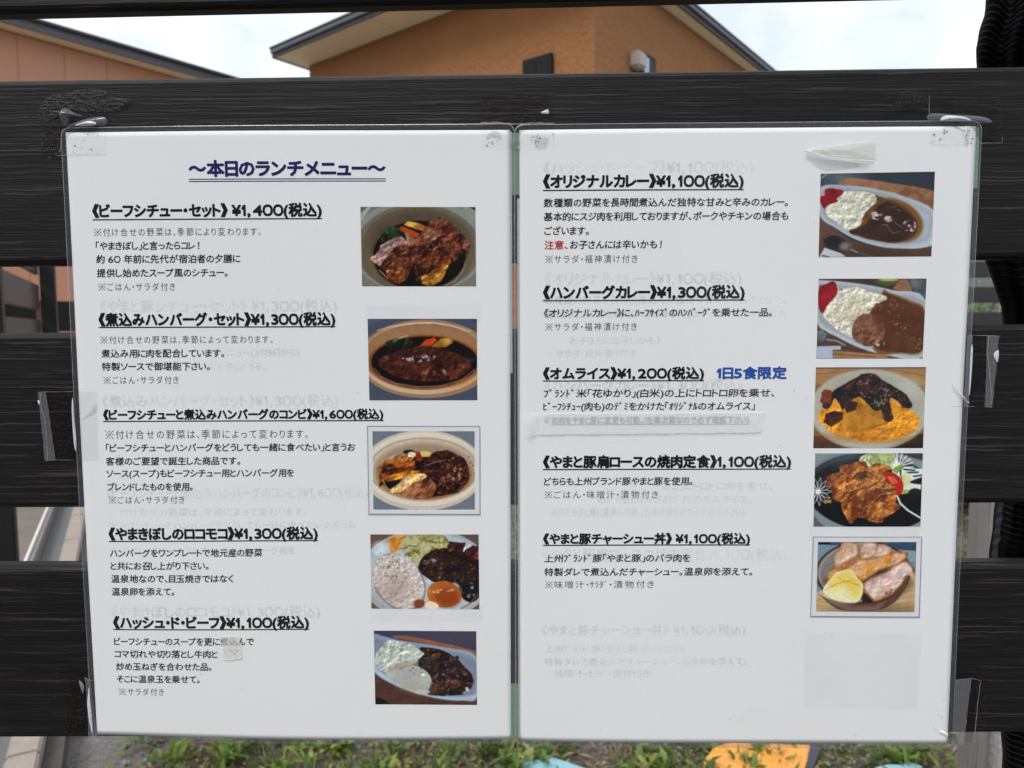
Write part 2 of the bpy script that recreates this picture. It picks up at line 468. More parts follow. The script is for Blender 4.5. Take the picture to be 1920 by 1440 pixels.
window(1196, 1222, 97, W, D2, n2, 1.0, house, 2, [M_glass_lt, M_glass_dk])
p_v = on_wall(1179, 93, W, n2); p_w = on_wall(1195, 93, W, n2)
sv = (flat(p_v) - W).dot(D2); sw = (flat(p_w) - W).dot(D2)
vh = quadbox('vent_hood', W + D2 * sv - D1 * 0.16 + up * (p_v.z - 0.24), D2, sw - sv, D1, 0.158, 0.22, M_vent, house, 0.03)

# salmon building on the left
EH = EYE.z + 3.2
bl = empty('annex_building', flat(onZ(45, 35, EH)) + up * GROUND)
tag(bl, 'salmon pink panelled building with sloping dark roof edge at upper left', 'building')
e0 = flat(onZ(45, 50, EH)); e1 = flat(onZ(470, 176, EH)); wp = flat(onZ(0, 53, EH))
LB = (e1 - e0).dot(D2)
ww = (wp - e0).dot(D1)
P0 = e0 - D2 * 5
TL_ = LB + 5 - 0.6
# wall of panels
wall0 = P0 + D1 * ww
pw = 0.455
kk = 0; ss = 0.0
quadbox('wall', wall0 + D1 * 0.03 + up * wb, D2, TL_, D1, 5, EH - wb - 0.002, simple('panel_joint_salmon', (0.30, 0.15, 0.095), 0.9), bl)  # wall body, a darker tone that shows in the panel joints
base_me = None
while ss < TL_:
    if base_me is None:
        o_ = quadbox('siding_panel', wall0 + up * (EYE.z + 0.32), D2, pw - 0.003, D1, 0.028, EH - EYE.z - 0.33, M_salmon, bl, 0.003); base_me = o_; base_o = ss
    else:
        o_ = base_me.copy(); COL.objects.link(o_); o_.location = D2 * ss
    ss += pw
quadbox('lower_siding', wall0 - D1 * 0.0 + up * (wb + 0.003), D2, TL_, D1, 0.028, EYE.z - 0.03 - wb, M_salmon, bl)
# dark glazed band at eye level with brown mullions
quadbox('glazing', wall0 + D1 * 0.006 + up * (EYE.z - 0.02), D2, TL_, D1, 0.02, 0.33, M_glass_dk, bl)
for k in range(9):
    quadbox('mullion', wall0 - D1 * 0.012 + D2 * (3.0 + k * 1.02) + up * (EYE.z - 0.024), D2, 0.10, D1, 0.016, 0.34, simple('brown_mullion', (0.10, 0.045, 0.025)) if k == 0 else bpy.data.materials['brown_mullion'], bl)
quadbox('soffit', P0 + D1 * 0.036 + up * EH, D2, TL_ + 0.3, D1, ww + 4, 0.03, M_soffit, bl)
quadbox('fascia', P0 + up * (EH - 0.01), D2, TL_ + 0.32, D1, 0.033, 0.09, M_fascia_lt, bl)
quadbox('roof_edge', P0 - D1 * 0.05 + up * (EH + 0.081), D2, TL_ + 0.35, D1, 5, 0.03, M_roof, bl)

# unseen building added behind the viewer so the glossy laminate mirrors something dark
vb = empty('added_mirror_building', (0, -6, GROUND))
tag(vb, 'added unseen dark building behind the viewer, for the laminate to mirror', 'building')
M_clad = simple('added_dark_facade', (.045, .036, .030), .85, .3, 4, stretch=(8, 1, .4))
M_pale = simple('added_pale_wall', (.72, .71, .68), .9, .05, 3)
box_obj('wall', (-7.5, -7.2, GROUND - .1), (1.3, -5.6, EYE.z + 2.15), M_clad, vb)
box_obj('added_pale_bay', (1.303, -7.2, GROUND - .1), (7.5, -5.7, EYE.z + 2.15), M_pale, vb)  # unseen pale side, added to lighten the reflection at the right
box_obj('roof', (-8, -7.8, EYE.z + 2.153), (8, -5.2, EYE.z + 2.35), M_roof, vb)
for k in range(3): 
    wf = box_obj('window', (-6.2 + k * 2.2, -5.598, GROUND + .9), (-4.9 + k * 2.2, -5.56, GROUND + 2.1), M_frame_dk, vb)
    box_obj('pane', (-6.13 + k * 2.2, -5.558, GROUND + .97), (-4.97 + k * 2.2, -5.55, GROUND + 2.03), M_glass_dk, wf)
# ------------------------------------------------------------------ open gate seen through the left gaps
gA = EYE + ray(6, 1000) * ((1.62) / ray(6, 1000).dot(fw)); gA = flat(gA)
gB = EYE + ray(80, 560) * ((2.50) / ray(80, 560).dot(fw)); gB = flat(gB)
GD = (gB - gA).normalized(); GN = Vector((GD.y, -GD.x, 0))
glen = (gB - gA).length
gate = empty('slatted_gate', gA + up * (EYE.z - 0.53))
tag(gate, 'open gate of wide grey boards between black stiles, seen through the left gap', 'gate')
gb = EYE.z - 0.555
frame_obj('stile', gA - GD * 0.02 + GN * -0.02 + up * gb, GD, GN, up, 0.045, 0.045, 1.05, M_black, gate, 0.003)
frame_obj('stile', gB - GD * 0.02 + GN * -0.005 + up * gb, GD, GN, up, 0.062, 0.045, 1.05, M_black, gate, 0.003)
zt = EYE.z + 0.153 + 0.122
gp = None
for k in range(5):
    zk = zt - k * 0.121
    if gp is None:
        gp = frame_obj('board', gA + GD * 0.03 - GN * 0.020 + up * (zk - 0.087), GD, GN, up, glen - 0.045, 0.012, 0.087, M_plank_grey, gate, 0.0025)
    else:
        o_ = gp.copy(); COL.objects.link(o_); o_.location = up * (-0.121 * k)
hp = empty('gate_post', gA - GD * 0.25 + up * GROUND)
tag(hp, 'black square post that carries the slatted gate, just outside the left edge', 'post')
frame_obj('post_shaft', gA - GD * 0.03 - GN * 0.16 + up * (GROUND - 0.2), GD, GN, up, 0.08, 0.08, 1.9, M_black, hp, 0.004)
for zq in (0.1, 0.38):
    frame_obj('hinge', gA - GD * 0.0 - GN * 0.078 + up * (EYE.z - 0.45 + zq), GD, GN, up, 0.02, 0.056, 0.05, M_black, hp)

# ------------------------------------------------------------------ far fence and shrubs at the right
M_plank_far = simple('far_board', (0.020, 0.018, 0.018), 0.6, 0.2, 20)
FY = 3.95
ff = empty('garden_fence', onY(1860, 600, FY) * 1.0)
ff.location.z = GROUND
tag(ff, 'distant dark board fence seen through the right gap, behind the black cloth', 'fence')
sc_ = (FY - EYE.y) / FPX
x0f = onY(1560, 600, FY).x; x1f = onY(2500, 600, FY).x
first = None
for k in range(9):
    top = onY(1860, 490 + k * 47.5, FY).z
    if first is None:
        first = box_obj('board', (x0f, FY, top - 29 * sc_), (x1f, FY + 0.03, top), M_plank_far, ff, 0.003, 1); ztop = top
    else:
        o_ = first.copy(); COL.objects.link(o_); o_.location = (0, 0, top - ztop)
for px in (1640, 2060, 2480):
    xx = onY(px, 600, FY).x
    box_obj('post', (xx - 0.035, FY + 0.032, GROUND - 0.2), (xx + 0.035, FY + 0.1, ztop + 0.03), M_black, ff)

def leaf_material(name, c0, c1, c2):
    m, nt, p, o = newmat(name)
    a = N(nt, 'ShaderNodeVertexColor'); a.layer_name = 'tint'
    v = coords(nt)
    nt.links.new(a.outputs[0], p.inputs['Base Color'])
    p.inputs['Roughness'].default_value = 0.5
    p.inputs['Specular IOR Level'].default_value = 0.35
    tl = N(nt, 'ShaderNodeBsdfTranslucent'); ms = N(nt, 'ShaderNodeMixShader'); ms.inputs[0].default_value = 0.3
    nt.links.new(a.outputs[0], tl.inputs[0]); nt.links.new(p.outputs[0], ms.inputs[1]); nt.links.new(tl.outputs[0], ms.inputs[2])
    nt.links.new(ms.outputs[0], o.inputs['Surface'])
    return m
M_leaf = leaf_material('weed_leaf', 0, 0, 0)
def leaves(P, dirs, ln, wd, cols):
    """leaf blades: base, two shoulders, folded midrib, bent tip; all arrays"""
    n = len(P)
    d = dirs / np.linalg.norm(dirs, axis=1, keepdims=True)
    side = np.cross(d, np.array([0, 0, 1.0])) + rng.normal(0, .15, (n, 3)); side /= np.linalg.norm(side, axis=1, keepdims=True)
    nrm = np.cross(side, d)
    ln = ln[:, None]; wd = wd[:, None]
    b = P; m1 = P + d * ln * .45; tip = P + d * ln + np.array([0, 0, -1.0]) * ln * rng.uniform(0, .35, (n, 1))
    l = m1 + side * wd * .5 + nrm * wd * .15; r = m1 - side * wd * .5 + nrm * wd * .15
    V = np.stack([b, l, m1, r, tip], 1).reshape(-1, 3)
    k = (np.arange(n) * 5)[:, None, None]
    F = np.array([[0, 2, 1], [0, 3, 2], [1, 2, 4], [2, 3, 4]])[None] + k
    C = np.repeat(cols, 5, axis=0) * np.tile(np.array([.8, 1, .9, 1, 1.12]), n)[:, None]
    return V, F.reshape(-1, 3), C
GREENS = np.array([[.10, .165, .030], [.155, .215, .045], [.06, .10, .022], [.21, .22, .07], [.12, .165, .045]]) * [1.3, 1.3, 1.15]
BROWNS = np.array([[.22, .145, .08], [.34, .26, .15], [.14, .09, .055]])
def shrub(name, c, rad, h, n, label):
    t = empty(name, (c[0], c[1], GROUND)); tag(t, label, 'shrub')
    bm = bmesh.new()
    for i in range(5):
        a = i * 1.3; p0 = Vector((c[0] + .03 * math.cos(a), c[1] + .03 * math.sin(a), GROUND)); p1 = p0 + Vector((rad * .5 * math.cos(a), rad * .5 * math.sin(a), h * .7))
        for (q0, q1, ra_, rb_) in ((p0, p1, .018, .007),):
            ring = []
            for q, rr in ((q0, ra_), (q1, rb_)):
                ring.append([bm.verts.new(q + Vector((rr * math.cos(t_ * 1.047), rr * math.sin(t_ * 1.047), 0))) for t_ in range(6)])
            for k in range(6): bm.faces.new((ring[0][k], ring[0][(k + 1) % 6], ring[1][(k + 1) % 6], ring[1][k]))
    bm_obj('stem', bm, simple('shrub_bark', (0.09, 0.065, 0.045), 0.9), t)
    cl = rng.uniform(-1, 1, (n // 25, 3)); cl = cl[np.linalg.norm(cl, axis=1) < 1]
    cen = cl[rng.integers(0, len(cl), n)] + rng.normal(0, .14, (n, 3))
    P = np.array([c[0], c[1], GROUND + h * .55]) + cen * np.array([rad, rad, h * .5])
    P[:, 2] = np.maximum(P[:, 2], GROUND + .05)
    cols = GREENS[rng.integers(0, 5, n)] * rng.uniform(.7, 1.3, (n, 1))
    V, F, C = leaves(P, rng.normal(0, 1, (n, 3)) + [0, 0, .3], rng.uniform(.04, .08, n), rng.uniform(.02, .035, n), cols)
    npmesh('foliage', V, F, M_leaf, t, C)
pA = onY(1850, 560, 4.9); pB = onY(2050, 560, 5.3)
shrub('shrub', (pA.x, pA.y + .1), .5, 1.42, 5200, 'leafy green shrub glimpsed behind the distant board fence at right')

pC = onY(1780, 560, 5.6)
shrub('shrub', (pC.x, pC.y), .8, 1.55, 9000, 'broad green shrub behind the distant fence, left of the other shrub')
lw = box_obj('low_building', (onY(1500, 600, 9).x, 9, GROUND - .1), (onY(3200, 600, 9).x, 9.4, EYE.z + 1.0), simple('grey_green_rendered_wall', (.13, .15, .145), .9, .1, 2))
tag(lw, 'plain grey wall far behind the distant fence and shrubs at right', 'wall')
# weathered grey wooden post behind the lower right of the fence
M_wood_grey = simple('weathered_post_wood', (0.23, 0.21, 0.195), 0.9, 0.35, 3, 0.6, 8, 0.01, stretch=(14, 14, 1))
M_rough_face = simple('rough_face_painted_lit', (0.36, 0.35, 0.33), 0.9, 0.4, 40, 0.8, 60, 0.01)  # rough texture; the paler colour paints light on the post's front
D_ = 1.55
bl0 = EYE + ray(1832, 1380) * (D_ / ray(1832, 1380).dot(fw)); br0 = EYE + ray(1857, 1380) * (D_ / ray(1857, 1380).dot(fw))
wp_ = empty('weathered_post', (br0.x, br0.y, GROUND))
tag(wp_, 'weathered grey square post standing behind the lower right end of the fence', 'post')
box_obj('post_shaft', (bl0.x, bl0.y, GROUND - .2), (br0.x - .001, bl0.y + .07, EYE.z - .12), M_wood_grey, wp_, 0.004)
box_obj('lit_front_face', (br0.x, bl0.y - .02, GROUND - .2), (br0.x + .075, bl0.y + .05, EYE.z - .50), M_rough_face, wp_, 0.004)  # front face of the post, coloured as lit

# ------------------------------------------------------------------ weeds and gravel
def scatter_weeds():
    Vs, Fs, Cs = [], [], []; off = 0
    def add(V, F, C):
        nonlocal off
        Vs.append(V); Fs.append(F + off); Cs.append(C); off += len(V)
    # tufts in the near strip
    nt_ = 2600
    X = rng.uniform(-1.25, 1.75, nt_); Y = rng.uniform(1.15, 3.1, nt_)
    keep = np.array([(Vector((x, y, 0)).dot(PER) > k_r + .04) for x, y in zip(X, Y)])
    dens = 0.5 + 0.5 * np.sin(X * 4.1 + 1.0 + np.sin(Y * 3)) * np.cos(Y * 2.7 + .4)
    patch = (X + .98) ** 2 + (Y - 1.95) ** 2 < .025
    keep &= (rng.uniform(0, 1, nt_) < .42 + .58 * dens) & ~patch
    X, Y = X[keep], Y[keep]
    for x, y in zip(X, Y):
        kind = rng.integers(0, 5); g = GREENS[rng.integers(0, 5)]
        if kind <= 1:      # rosette weed with broad leaves
            n = rng.integers(9, 26); a = rng.uniform(0, 6.28, n); e = rng.uniform(.25, 1.3, n)
            d = np.stack([np.cos(a) * np.cos(e), np.sin(a) * np.cos(e), np.sin(e)], 1)
            hgt = rng.uniform(0, .05, n)
            P = np.stack([x + rng.normal(0, .014, n), y + rng.normal(0, .014, n), GROUND + .004 + hgt], 1)
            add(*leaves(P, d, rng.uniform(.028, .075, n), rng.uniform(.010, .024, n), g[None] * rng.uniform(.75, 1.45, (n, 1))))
        elif kind == 2:    # grass tuft
            n = rng.integers(12, 28); a = rng.uniform(0, 6.28, n); e = rng.uniform(.7, 1.5, n)
            d = np.stack([np.cos(a) * np.cos(e), np.sin(a) * np.cos(e), np.sin(e)], 1)
            P = np.stack([x + rng.normal(0, .012, n), y + rng.normal(0, .012, n), np.full(n, GROUND)], 1)
            cc = np.where(rng.uniform(0, 1, (n, 1)) < .25, BROWNS[1][None], g[None]) * rng.uniform(.7, 1.3, (n, 1))
            add(*leaves(P, d, rng.uniform(.06, .13, n), rng.uniform(.002, .005, n), cc))
        else:              # dry litter
            n = rng.integers(8, 20)
            P = np.stack([x + rng.normal(0, .05, n), y + rng.normal(0, .05, n), GROUND + rng.uniform(.003, .02, n)], 1)
            add(*leaves(P, rng.normal(0, 1, (n, 3)) * [1, 1, .15], rng.uniform(.02, .07, n), rng.uniform(.002, .012, n), BROWNS[rng.integers(0, 3, n)] * rng.uniform(.6, 1.3, (n, 1))))
    # creeping cover: small leaves everywhere
    n = 80000
    P = np.stack([rng.uniform(-1.3, 1.9, n), rng.uniform(1.1, 3.4, n), np.zeros(n)], 1)
    f = np.sin(P[:, 0] * 7 + np.sin(P[:, 1] * 5)) * np.sin(P[:, 1] * 6 + P[:, 0] * 2)
    k = (rng.uniform(-.75, 1, n) < f + .15) & ((P[:, 0] * PER.x + P[:, 1] * PER.y) > k_r + .03)
    P = P[k]; n = len(P); P[:, 2] = GROUND + rng.uniform(.004, .035, n)
    d = rng.normal(0, 1, (n, 3)) * [1, 1, .5] + [0, 0, .3]
    cc = np.where(rng.uniform(0, 1, (n, 1)) < .30, BROWNS[rng.integers(0, 3, n)], GREENS[rng.integers(0, 5, n)])
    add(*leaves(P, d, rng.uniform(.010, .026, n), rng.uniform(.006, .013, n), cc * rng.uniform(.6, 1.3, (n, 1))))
    # the same cover further out, larger and sparser
    n = 16000
    P = np.stack([rng.uniform(-1, 8, n), rng.uniform(3.1, 9, n), GROUND + rng.uniform(.0, .10, n)], 1)
    k = (P[:, 0] * PER.x + P[:, 1] * PER.y) > k_r + .03
    P = P[k]; n = len(P)
    cc = np.where(rng.uniform(0, 1, (n, 1)) < .3, BROWNS[rng.integers(0, 3, n)], GREENS[rng.integers(0, 5, n)])
    add(*leaves(P, rng.normal(0, 1, (n, 3)) * [1, 1, .6] + [0, 0, .4], rng.uniform(.05, .10, n), rng.uniform(.02, .04, n), cc * rng.uniform(.6, 1.3, (n, 1))))
    return np.concatenate(Vs), np.concatenate(Fs), np.concatenate(Cs)
V, F, C = scatter_weeds()
wd_ = npmesh('weeds', V, F, M_leaf, None, C)
tag(wd_, 'low green weeds, grass tufts and dry litter covering the ground behind the fence', 'weeds', kind='stuff')
# gravel
n = 9000
P = np.stack([rng.uniform(-1.3, 1.8, n), rng.uniform(1.1, 3.3, n), np.full(n, GROUND + .003)], 1)
P = P[(P[:, 0] * PER.x + P[:, 1] * PER.y) > k_r + .02]; n = len(P)
sz = rng.gamma(2.2, .0028, n).clip(.003, .017)
oc = np.array([[1,0,0],[-1,0,0],[0,1,0],[0,-1,0],[0,0,1],[0,0,-1]], float)
V = P[:, None, :] + oc[None] * sz[:, None, None] * rng.uniform(.55, 1.2, (n, 6, 1)) * [1, 1, .7]
F = (np.array([[0,2,4],[2,1,4],[1,3,4],[3,0,4],[2,0,5],[1,2,5],[3,1,5],[0,3,5]])[None] + (np.arange(n) * 6)[:, None, None]).reshape(-1, 3)
gc = rng.uniform(.13, .42, (n, 1)) * np.array([1, .97, .93])
gv = npmesh('gravel', V.reshape(-1, 3), F, M_leaf if False else None, None, np.repeat(gc, 6, axis=0))
mg, ntg, pg, og = newmat('gravel_stone')
ag = N(ntg, 'ShaderNodeVertexColor'); ag.layer_name = 'tint'; ntg.links.new(ag.outputs[0], pg.inputs['Base Color']); pg.inputs['Roughness'].default_value = .9
gv.data.materials.append(mg)
tag(gv, 'grey gravel stones scattered between the weeds behind the fence', 'gravel', kind='stuff')

# ------------------------------------------------------------------ painted boards lying on the ground
def board(name, pts, z, th, mat, parent=None, dz=0.0):
    bm = bmesh.new()
    top = [onZ(x, y, z) + up * dz for x, y in pts]
    lo = [bm.verts.new(p - up * th) for p in top]; hi = [bm.verts.new(p) for p in top]
    bm.faces.new(hi); bm.faces.new(lo[::-1])
    for i in range(len(pts)): j = (i + 1) % len(pts); bm.faces.new((lo[i], lo[j], hi[j], hi[i]))
    return bm_obj(name, bm, mat, parent)
M_or = None
m, nt, p, o = newmat('orange_painted_plywood')
v = coords(nt, (2.2, 9, 1), (0, 0, .5)); f = noise(nt, v, 3, 4, .6, .8)
c = mixc(nt, ramp(nt, f, [(.42, 0.), (.5, 1.), (.58, 0.)]), (.78, .34, .055), (.58, .20, .03))
nt.links.new(mixc(nt, noise(nt, coords(nt), 5, 3), c, (.85, .42, .10)), p.inputs['Base Color']); p.inputs['Roughness'].default_value = .45; M_or = m
M_sky_blue = simple('light_blue_painted_board', (.24, .45, .50), .6, .18, 9)
zb = GROUND + 0.045
ob = empty('orange_board', onZ(1420, 1440, zb)); tag(ob, 'bright orange painted plywood cut-out lying in the weeds below the right menu page', 'board')
board('board_face', [(1316, 1442), (1322, 1425), (1340, 1399), (1370, 1392), (1520, 1397), (1512, 1430), (1496, 1475), (1330, 1490)], zb, .012, M_or, ob)
board('board_edging', [(1519, 1395), (1540, 1401), (1520, 1450), (1508, 1476), (1497, 1474), (1513, 1430)], zb + .001, .016, simple('dark_grey_board_edge', (.05, .05, .065), .5), ob)
bb = board('blue_board', [(966, 1444), (969, 1413), (984, 1407), (1000, 1408), (1052, 1425), (1104, 1443), (1090, 1480), (975, 1475)], GROUND + .04, .012, M_sky_blue)
tag(bb, 'pale blue weathered board lying among weeds below the gap between the two menus', 'board')
ab = empty('blue_cutout', onZ(1690, 1440, zb)); tag(ab, 'light blue cut-out shape with a black outline lying on the ground at bottom right', 'board')
board('outline', [(1618, 1452), (1634, 1436), (1660, 1429), (1690, 1429), (1694, 1421), (1737, 1434), (1733, 1470), (1620, 1475)], zb, .012, M_black, ab)
board('blue_face', [(1628, 1452), (1642, 1439), (1664, 1433.5), (1695, 1434), (1698, 1427), (1729, 1437), (1726, 1466), (1630, 1470)], zb + .004, .003, M_sky_blue, ab)

# ------------------------------------------------------------------ the fence
TH = 0.011
fence = empty('slat_fence', (0, 0.005, GROUND))
tag(fence, 'dark wood-grain slatted fence that carries the two laminated menu pages', 'fence')
def plank(zl, zr, hb_l, hb_r, seed):
    """board whose top runs from zl to zr and whose bottom from hb_l to hb_r across x = -.25 .. .245"""
    x0, x1 = -1.1, 1.1
    nx = 12
    def lerp(a, b, x): return a + (b - a) * (x + .25) / .495
    c = 0.0027
    prof = lambda zt, zb: [(0, zb + c), (0, zt - c), (c * .28, zt - c * .42), (c, zt), (TH - c, zt), (TH, zt - c), (TH, zb + c), (TH - c, zb), (c, zb), (c * .28, zb + c * .42)]
    V, Fc = [], []
    for i in range(nx + 1):
        x = x0 + (x1 - x0) * i / nx
        for (y, z) in prof(lerp(zl, zr, x), lerp(hb_l, hb_r, x)): V.append((x, y, z))
    for i in range(nx):
        for k in range(10):
            a = i * 10 + k; b = i * 10 + (k + 1) % 10
            Fc.append((a, b, b + 10, a + 10))
    Fc.append(tuple(range(9, -1, -1))); Fc.append(tuple(nx * 10 + k for k in range(10)))
    o = pymesh('plank', V, Fc, M_plank, fence)
    bm = bmesh.new(); bm.from_mesh(o.data); bmesh.ops.recalc_face_normals(bm, faces=bm.faces); bm.to_mesh(o.data); bm.free()
    return o
ZL = [(0.4400, 0.4440, .3522, .3570), (.3218, .3236, .2352, .2362), (.2028, .2056, .1164, .1200), (.0872, .0908, -.0026, .0046), (-.035, -.028, -.122, -.115)]
# the lowest board seen is the fourth; nothing is mounted under it in view
for q in ZL[:4]: plank(*q, 0)
for xx in (-0.62, 0.86):
    box_obj('post', (xx - .03, TH + .002, GROUND - .3), (xx + .03, TH + .062, .47), M_black, fence, .003)

# ------------------------------------------------------------------ black cloth hanging behind the right end
def cloth():
    YB = 0.05
    prof = [(-260, 1868), (0, 1848), (30, 1845), (60, 1836), (92, 1829), (125, 1832), (300, 1838), (484, 1845), (520, 1858), (545, 1868), (575, 1876), (610, 1882), (800, 1882), (958, 1864), (1010, 1858), (1062, 1852), (1200, 1860), (1385, 1878), (1440, 1879), (1620, 1884)]
    py = np.array([a for a, _ in prof], float); pxs = np.array([b for _, b in prof], float)
    rows, colsn = 420, 46
    V = []; 
    for i in range(rows):
        yy = -260 + (1880) * i / (rows - 1)
        xl = np.interp(yy, py, pxs) + .8 * math.sin(yy * .09) 
        for j in range(colsn):
            t = j / (colsn - 1)
            edge = .010 * (1 - math.exp(-t * 30))
            fold = .008 * math.sin(t * 14 + yy * .003) + .003 * math.sin(t * 43 + 1 + yy * .011) * min(1, t * 8)
            rib = .00005 * math.sin(yy * .78 - t * 30)
            y_ = YB - edge + fold * min(1, t * 6) + rib + .012
            p = onY(xl + (2150 - xl) * t, yy, y_)
            V.append((p.x, y_, p.z))
    idx = np.arange(rows * colsn).reshape(rows, colsn)
    F = np.stack([idx[:-1, :-1], idx[1:, :-1], idx[1:, 1:], idx[:-1, 1:]], -1).reshape(-1, 4)
    m, nt, p, o = newmat('black_ribbed_cloth')
    p.inputs['Base Color'].default_value = (.006, .006, .007, 1)
    v = coords(nt, (1, 1, 1), (0, R(-17), 0))
    wv = N(nt, 'ShaderNodeTexWave', bands_direction='Z'); wv.inputs['Scale'].default_value = 95; wv.inputs['Distortion'].default_value = .35; wv.inputs['Detail Scale'].default_value = .6
    nt.links.new(v, wv.inputs[0])
    th = ramp(nt, wv.outputs[1] if len(wv.outputs) > 1 else wv.outputs[0], [(.80, 0.), (.97, 1.)])
    pt = ramp(nt, noise(nt, coords(nt, (18, 18, 12)), 1, 2), [(.46, 0.), (.56, 1.)])
    k = mixc(nt, 1.0, th, pt, 'MULTIPLY')
    nt.links.new(mixc(nt, k, (.0035, .0035, .004), (.045, .047, .052)), p.inputs['Base Color'])  # paler colour on the rib crests paints their lit lines
    nt.links.new(bump(nt, wv.outputs[1], .2, .0006), p.inputs['Normal'])
    p.inputs['Roughness'].default_value = .85; p.inputs['Specular IOR Level'].default_value = .12
    t = empty('black_cloth', (onY(1990, 720, .06).x, .06, .2))
    tag(t, 'black ribbed cloth hanging in folds behind the right end of the fence', 'cloth')
    c = npmesh('cloth_sheet', np.array(V), F, m, t); c.data.shade_smooth()
    sm = c.modifiers.new('thick', 'SOLIDIFY'); sm.thickness = .0012
    # paler hem band in the lower gap
    hv = []; hf = []
    for i in range(26):
        yy = 900 + 250 * i / 25
        xl = np.interp(yy, py, pxs) + 5 + 1.2 * math.sin(yy * .3)
        a = onY(xl, yy, YB - .006); b = onY(xl + 11 + 1.5 * math.sin(yy * .17), yy, YB - .010)
        hv += [a, b]
        if i: k = 2 * i; hf.append((k - 2, k, k + 1, k - 1))
    pymesh('hem', hv, hf, simple('grey_hem', (.055, .06, .068), .7, .4, 300), t)
cloth()

# ------------------------------------------------------------------ the two laminated menu pages
def bow(x, z):
    """how far the sheets stand off the boards (they bulge a little between the tapes)"""
    t = min(1, max(0, z / .297)); s = (abs(x) - .0023) / .21; s = min(1, max(0, s))
    return .0005 + .0011 * math.sin(math.pi * s) * (.55 + .45 * math.sin(6.0 * t + 1.2)) + .0003 * math.sin(x * 37 + z * 23)
def sheet_pt(px, py, lift):
    p = onY(px, py, -0.001); b = bow(p.x, p.z)
    return Vector((p.x, -b - lift, p.z))
def drape(V, lift):
    return [(x, -bow(x, z) - lift, z) for x, z in V]
L_PAPER, L_GHOST, L_PIC, L_TXT, L_FILM, L_TAPE = .0003, .000308, .000355, .000361, .00042, .00060
pageL = empty('menu_page', (-.107, 0, 0)); pageR = empty('menu_page', (.107, 0, 0))
tag(pageL, 'left laminated lunch menu page, headed with a purple underlined title', 'menu', 'laminated menu pages')
tag(pageR, 'right laminated lunch menu page with curry and pork dishes and blue words, no purple title', 'menu', 'laminated menu pages')
# paper corners from the photograph's plane (TL, TR, BR, BL)
QL = [(122, 248), (956, 243.5), (958, 1386), (181, 1378)]
QR = [(974, 244), (1830, 237), (1776, 1394), (976, 1389)]
def quad_grid(Q, nu, nv, lift, sag=None):
    c = [onY(x, y, -.001) for x, y in Q]
    V = []
    for j in range(nv + 1):
        t = j / nv
        for i in range(nu + 1):
            s = i / nu
            p = (c[0] * (1 - s) + c[1] * s) * (1 - t) + (c[3] * (1 - s) + c[2] * s) * t
            zz = p.z
            if sag: zz += sag(s, t)
            V.append((p.x, -bow(p.x, p.z) - lift, zz))
    idx = np.arange((nu + 1) * (nv + 1)).reshape(nv + 1, nu + 1)
    F = np.stack([idx[:-1, :-1], idx[1:, :-1], idx[1:, 1:], idx[:-1, 1:]], -1).reshape(-1, 4)
    return np.array(V), F
def paper(Q, parent, sag=None):
    V, F = quad_grid(Q, 90, 126, L_PAPER, sag)
    o = npmesh('paper', V, F, M_paper, parent); o.data.shade_smooth()
    s = o.modifiers.new('thick', 'SOLIDIFY'); s.thickness = .0001; s.offset = -1
paper(QL, pageL, lambda s, t: -.0014 * t * math.sin(math.pi * s) * (s))
paper(QR, pageR)
def rounded(cx0, cz0, cx1, cz1, r, n=8):
    pts = []
    for (x, z, a0) in ((cx1 - r, cz1 - r, 0), (cx0 + r, cz1 - r, 90), (cx0 + r, cz0 + r, 180), (cx1 - r, cz0 + r, 270)):
        for k in range(n + 1):
            a = R(a0 + 90 * k / n); pts.append((x + r * math.cos(a), z + r * math.sin(a)))
    return pts
def resample(pts, step=.006):
    out = []
    for i in range(len(pts)):
        a = pts[i]; b = pts[(i + 1) % len(pts)]; d = math.hypot(b[0] - a[0], b[1] - a[1]); k = max(1, int(d / step))
        for j in range(k): out.append((a[0] + (b[0] - a[0]) * j / k, a[1] + (b[1] - a[1]) * j / k))
    return out
def pouch(Q, parent, m=(.0026, .0026, .0026, .0026), lshift=0):
    c = [onY(x, y, -.001) for x, y in Q]
    x0, x1 = (c[0].x + c[3].x) / 2 - m[0], (c[1].x + c[2].x) / 2 + m[1]
    z1, z0 = (c[0].z + c[1].z) / 2 + m[2], (c[2].z + c[3].z) / 2 - m[3]
    outer = resample(rounded(x0, z0, x1, z1, .0042))
    cx, cz = (x0 + x1) / 2, (z0 + z1) / 2
    def scaled(pts, d): 
        fx = 1 - d / ((x1 - x0) / 2); fz = 1 - d / ((z1 - z0) / 2)
        return [(cx + (x - cx) * fx, cz + (z - cz) * fz) for x, z in pts]
    i1 = scaled(outer, .00035); i2 = scaled(outer, m[0] - .0001)
    n = len(outer)
    def ring(name, a, b, la, lb, mat):
        V = drape(a, la) + drape(b, lb)
        F = [(i, (i + 1) % n, n + (i + 1) % n, n + i) for i in range(n)]
        return pymesh(name, V, F, mat, parent)
    ring('sealed_edge', outer, i1, .00030, .00044, M_seal)
    ring('laminate_rim', i1, i2, .00032, .00032, M_rim)
    # glossy film over the paper
    Vf, Ff, K = [], [], 34
    for k in range(K):
        f = 1 - k / K
        Vf += drape([(cx + (x - cx) * f, cz + (z - cz) * f) for x, z in i1], L_FILM)
    Vf += drape([(cx, cz)], L_FILM)
    for k in range(K - 1): Ff += [(k * n + i, k * n + (i + 1) % n, (k + 1) * n + (i + 1) % n, (k + 1) * n + i) for i in range(n)]
    Ff += [((K - 1) * n + i, (K - 1) * n + (i + 1) % n, K * n) for i in range(n)]
    pymesh('laminate_film', Vf, Ff, M_film, parent, True)
    return x0, x1, z0, z1
pouch(QL, pageL); pouch(QR, pageR)
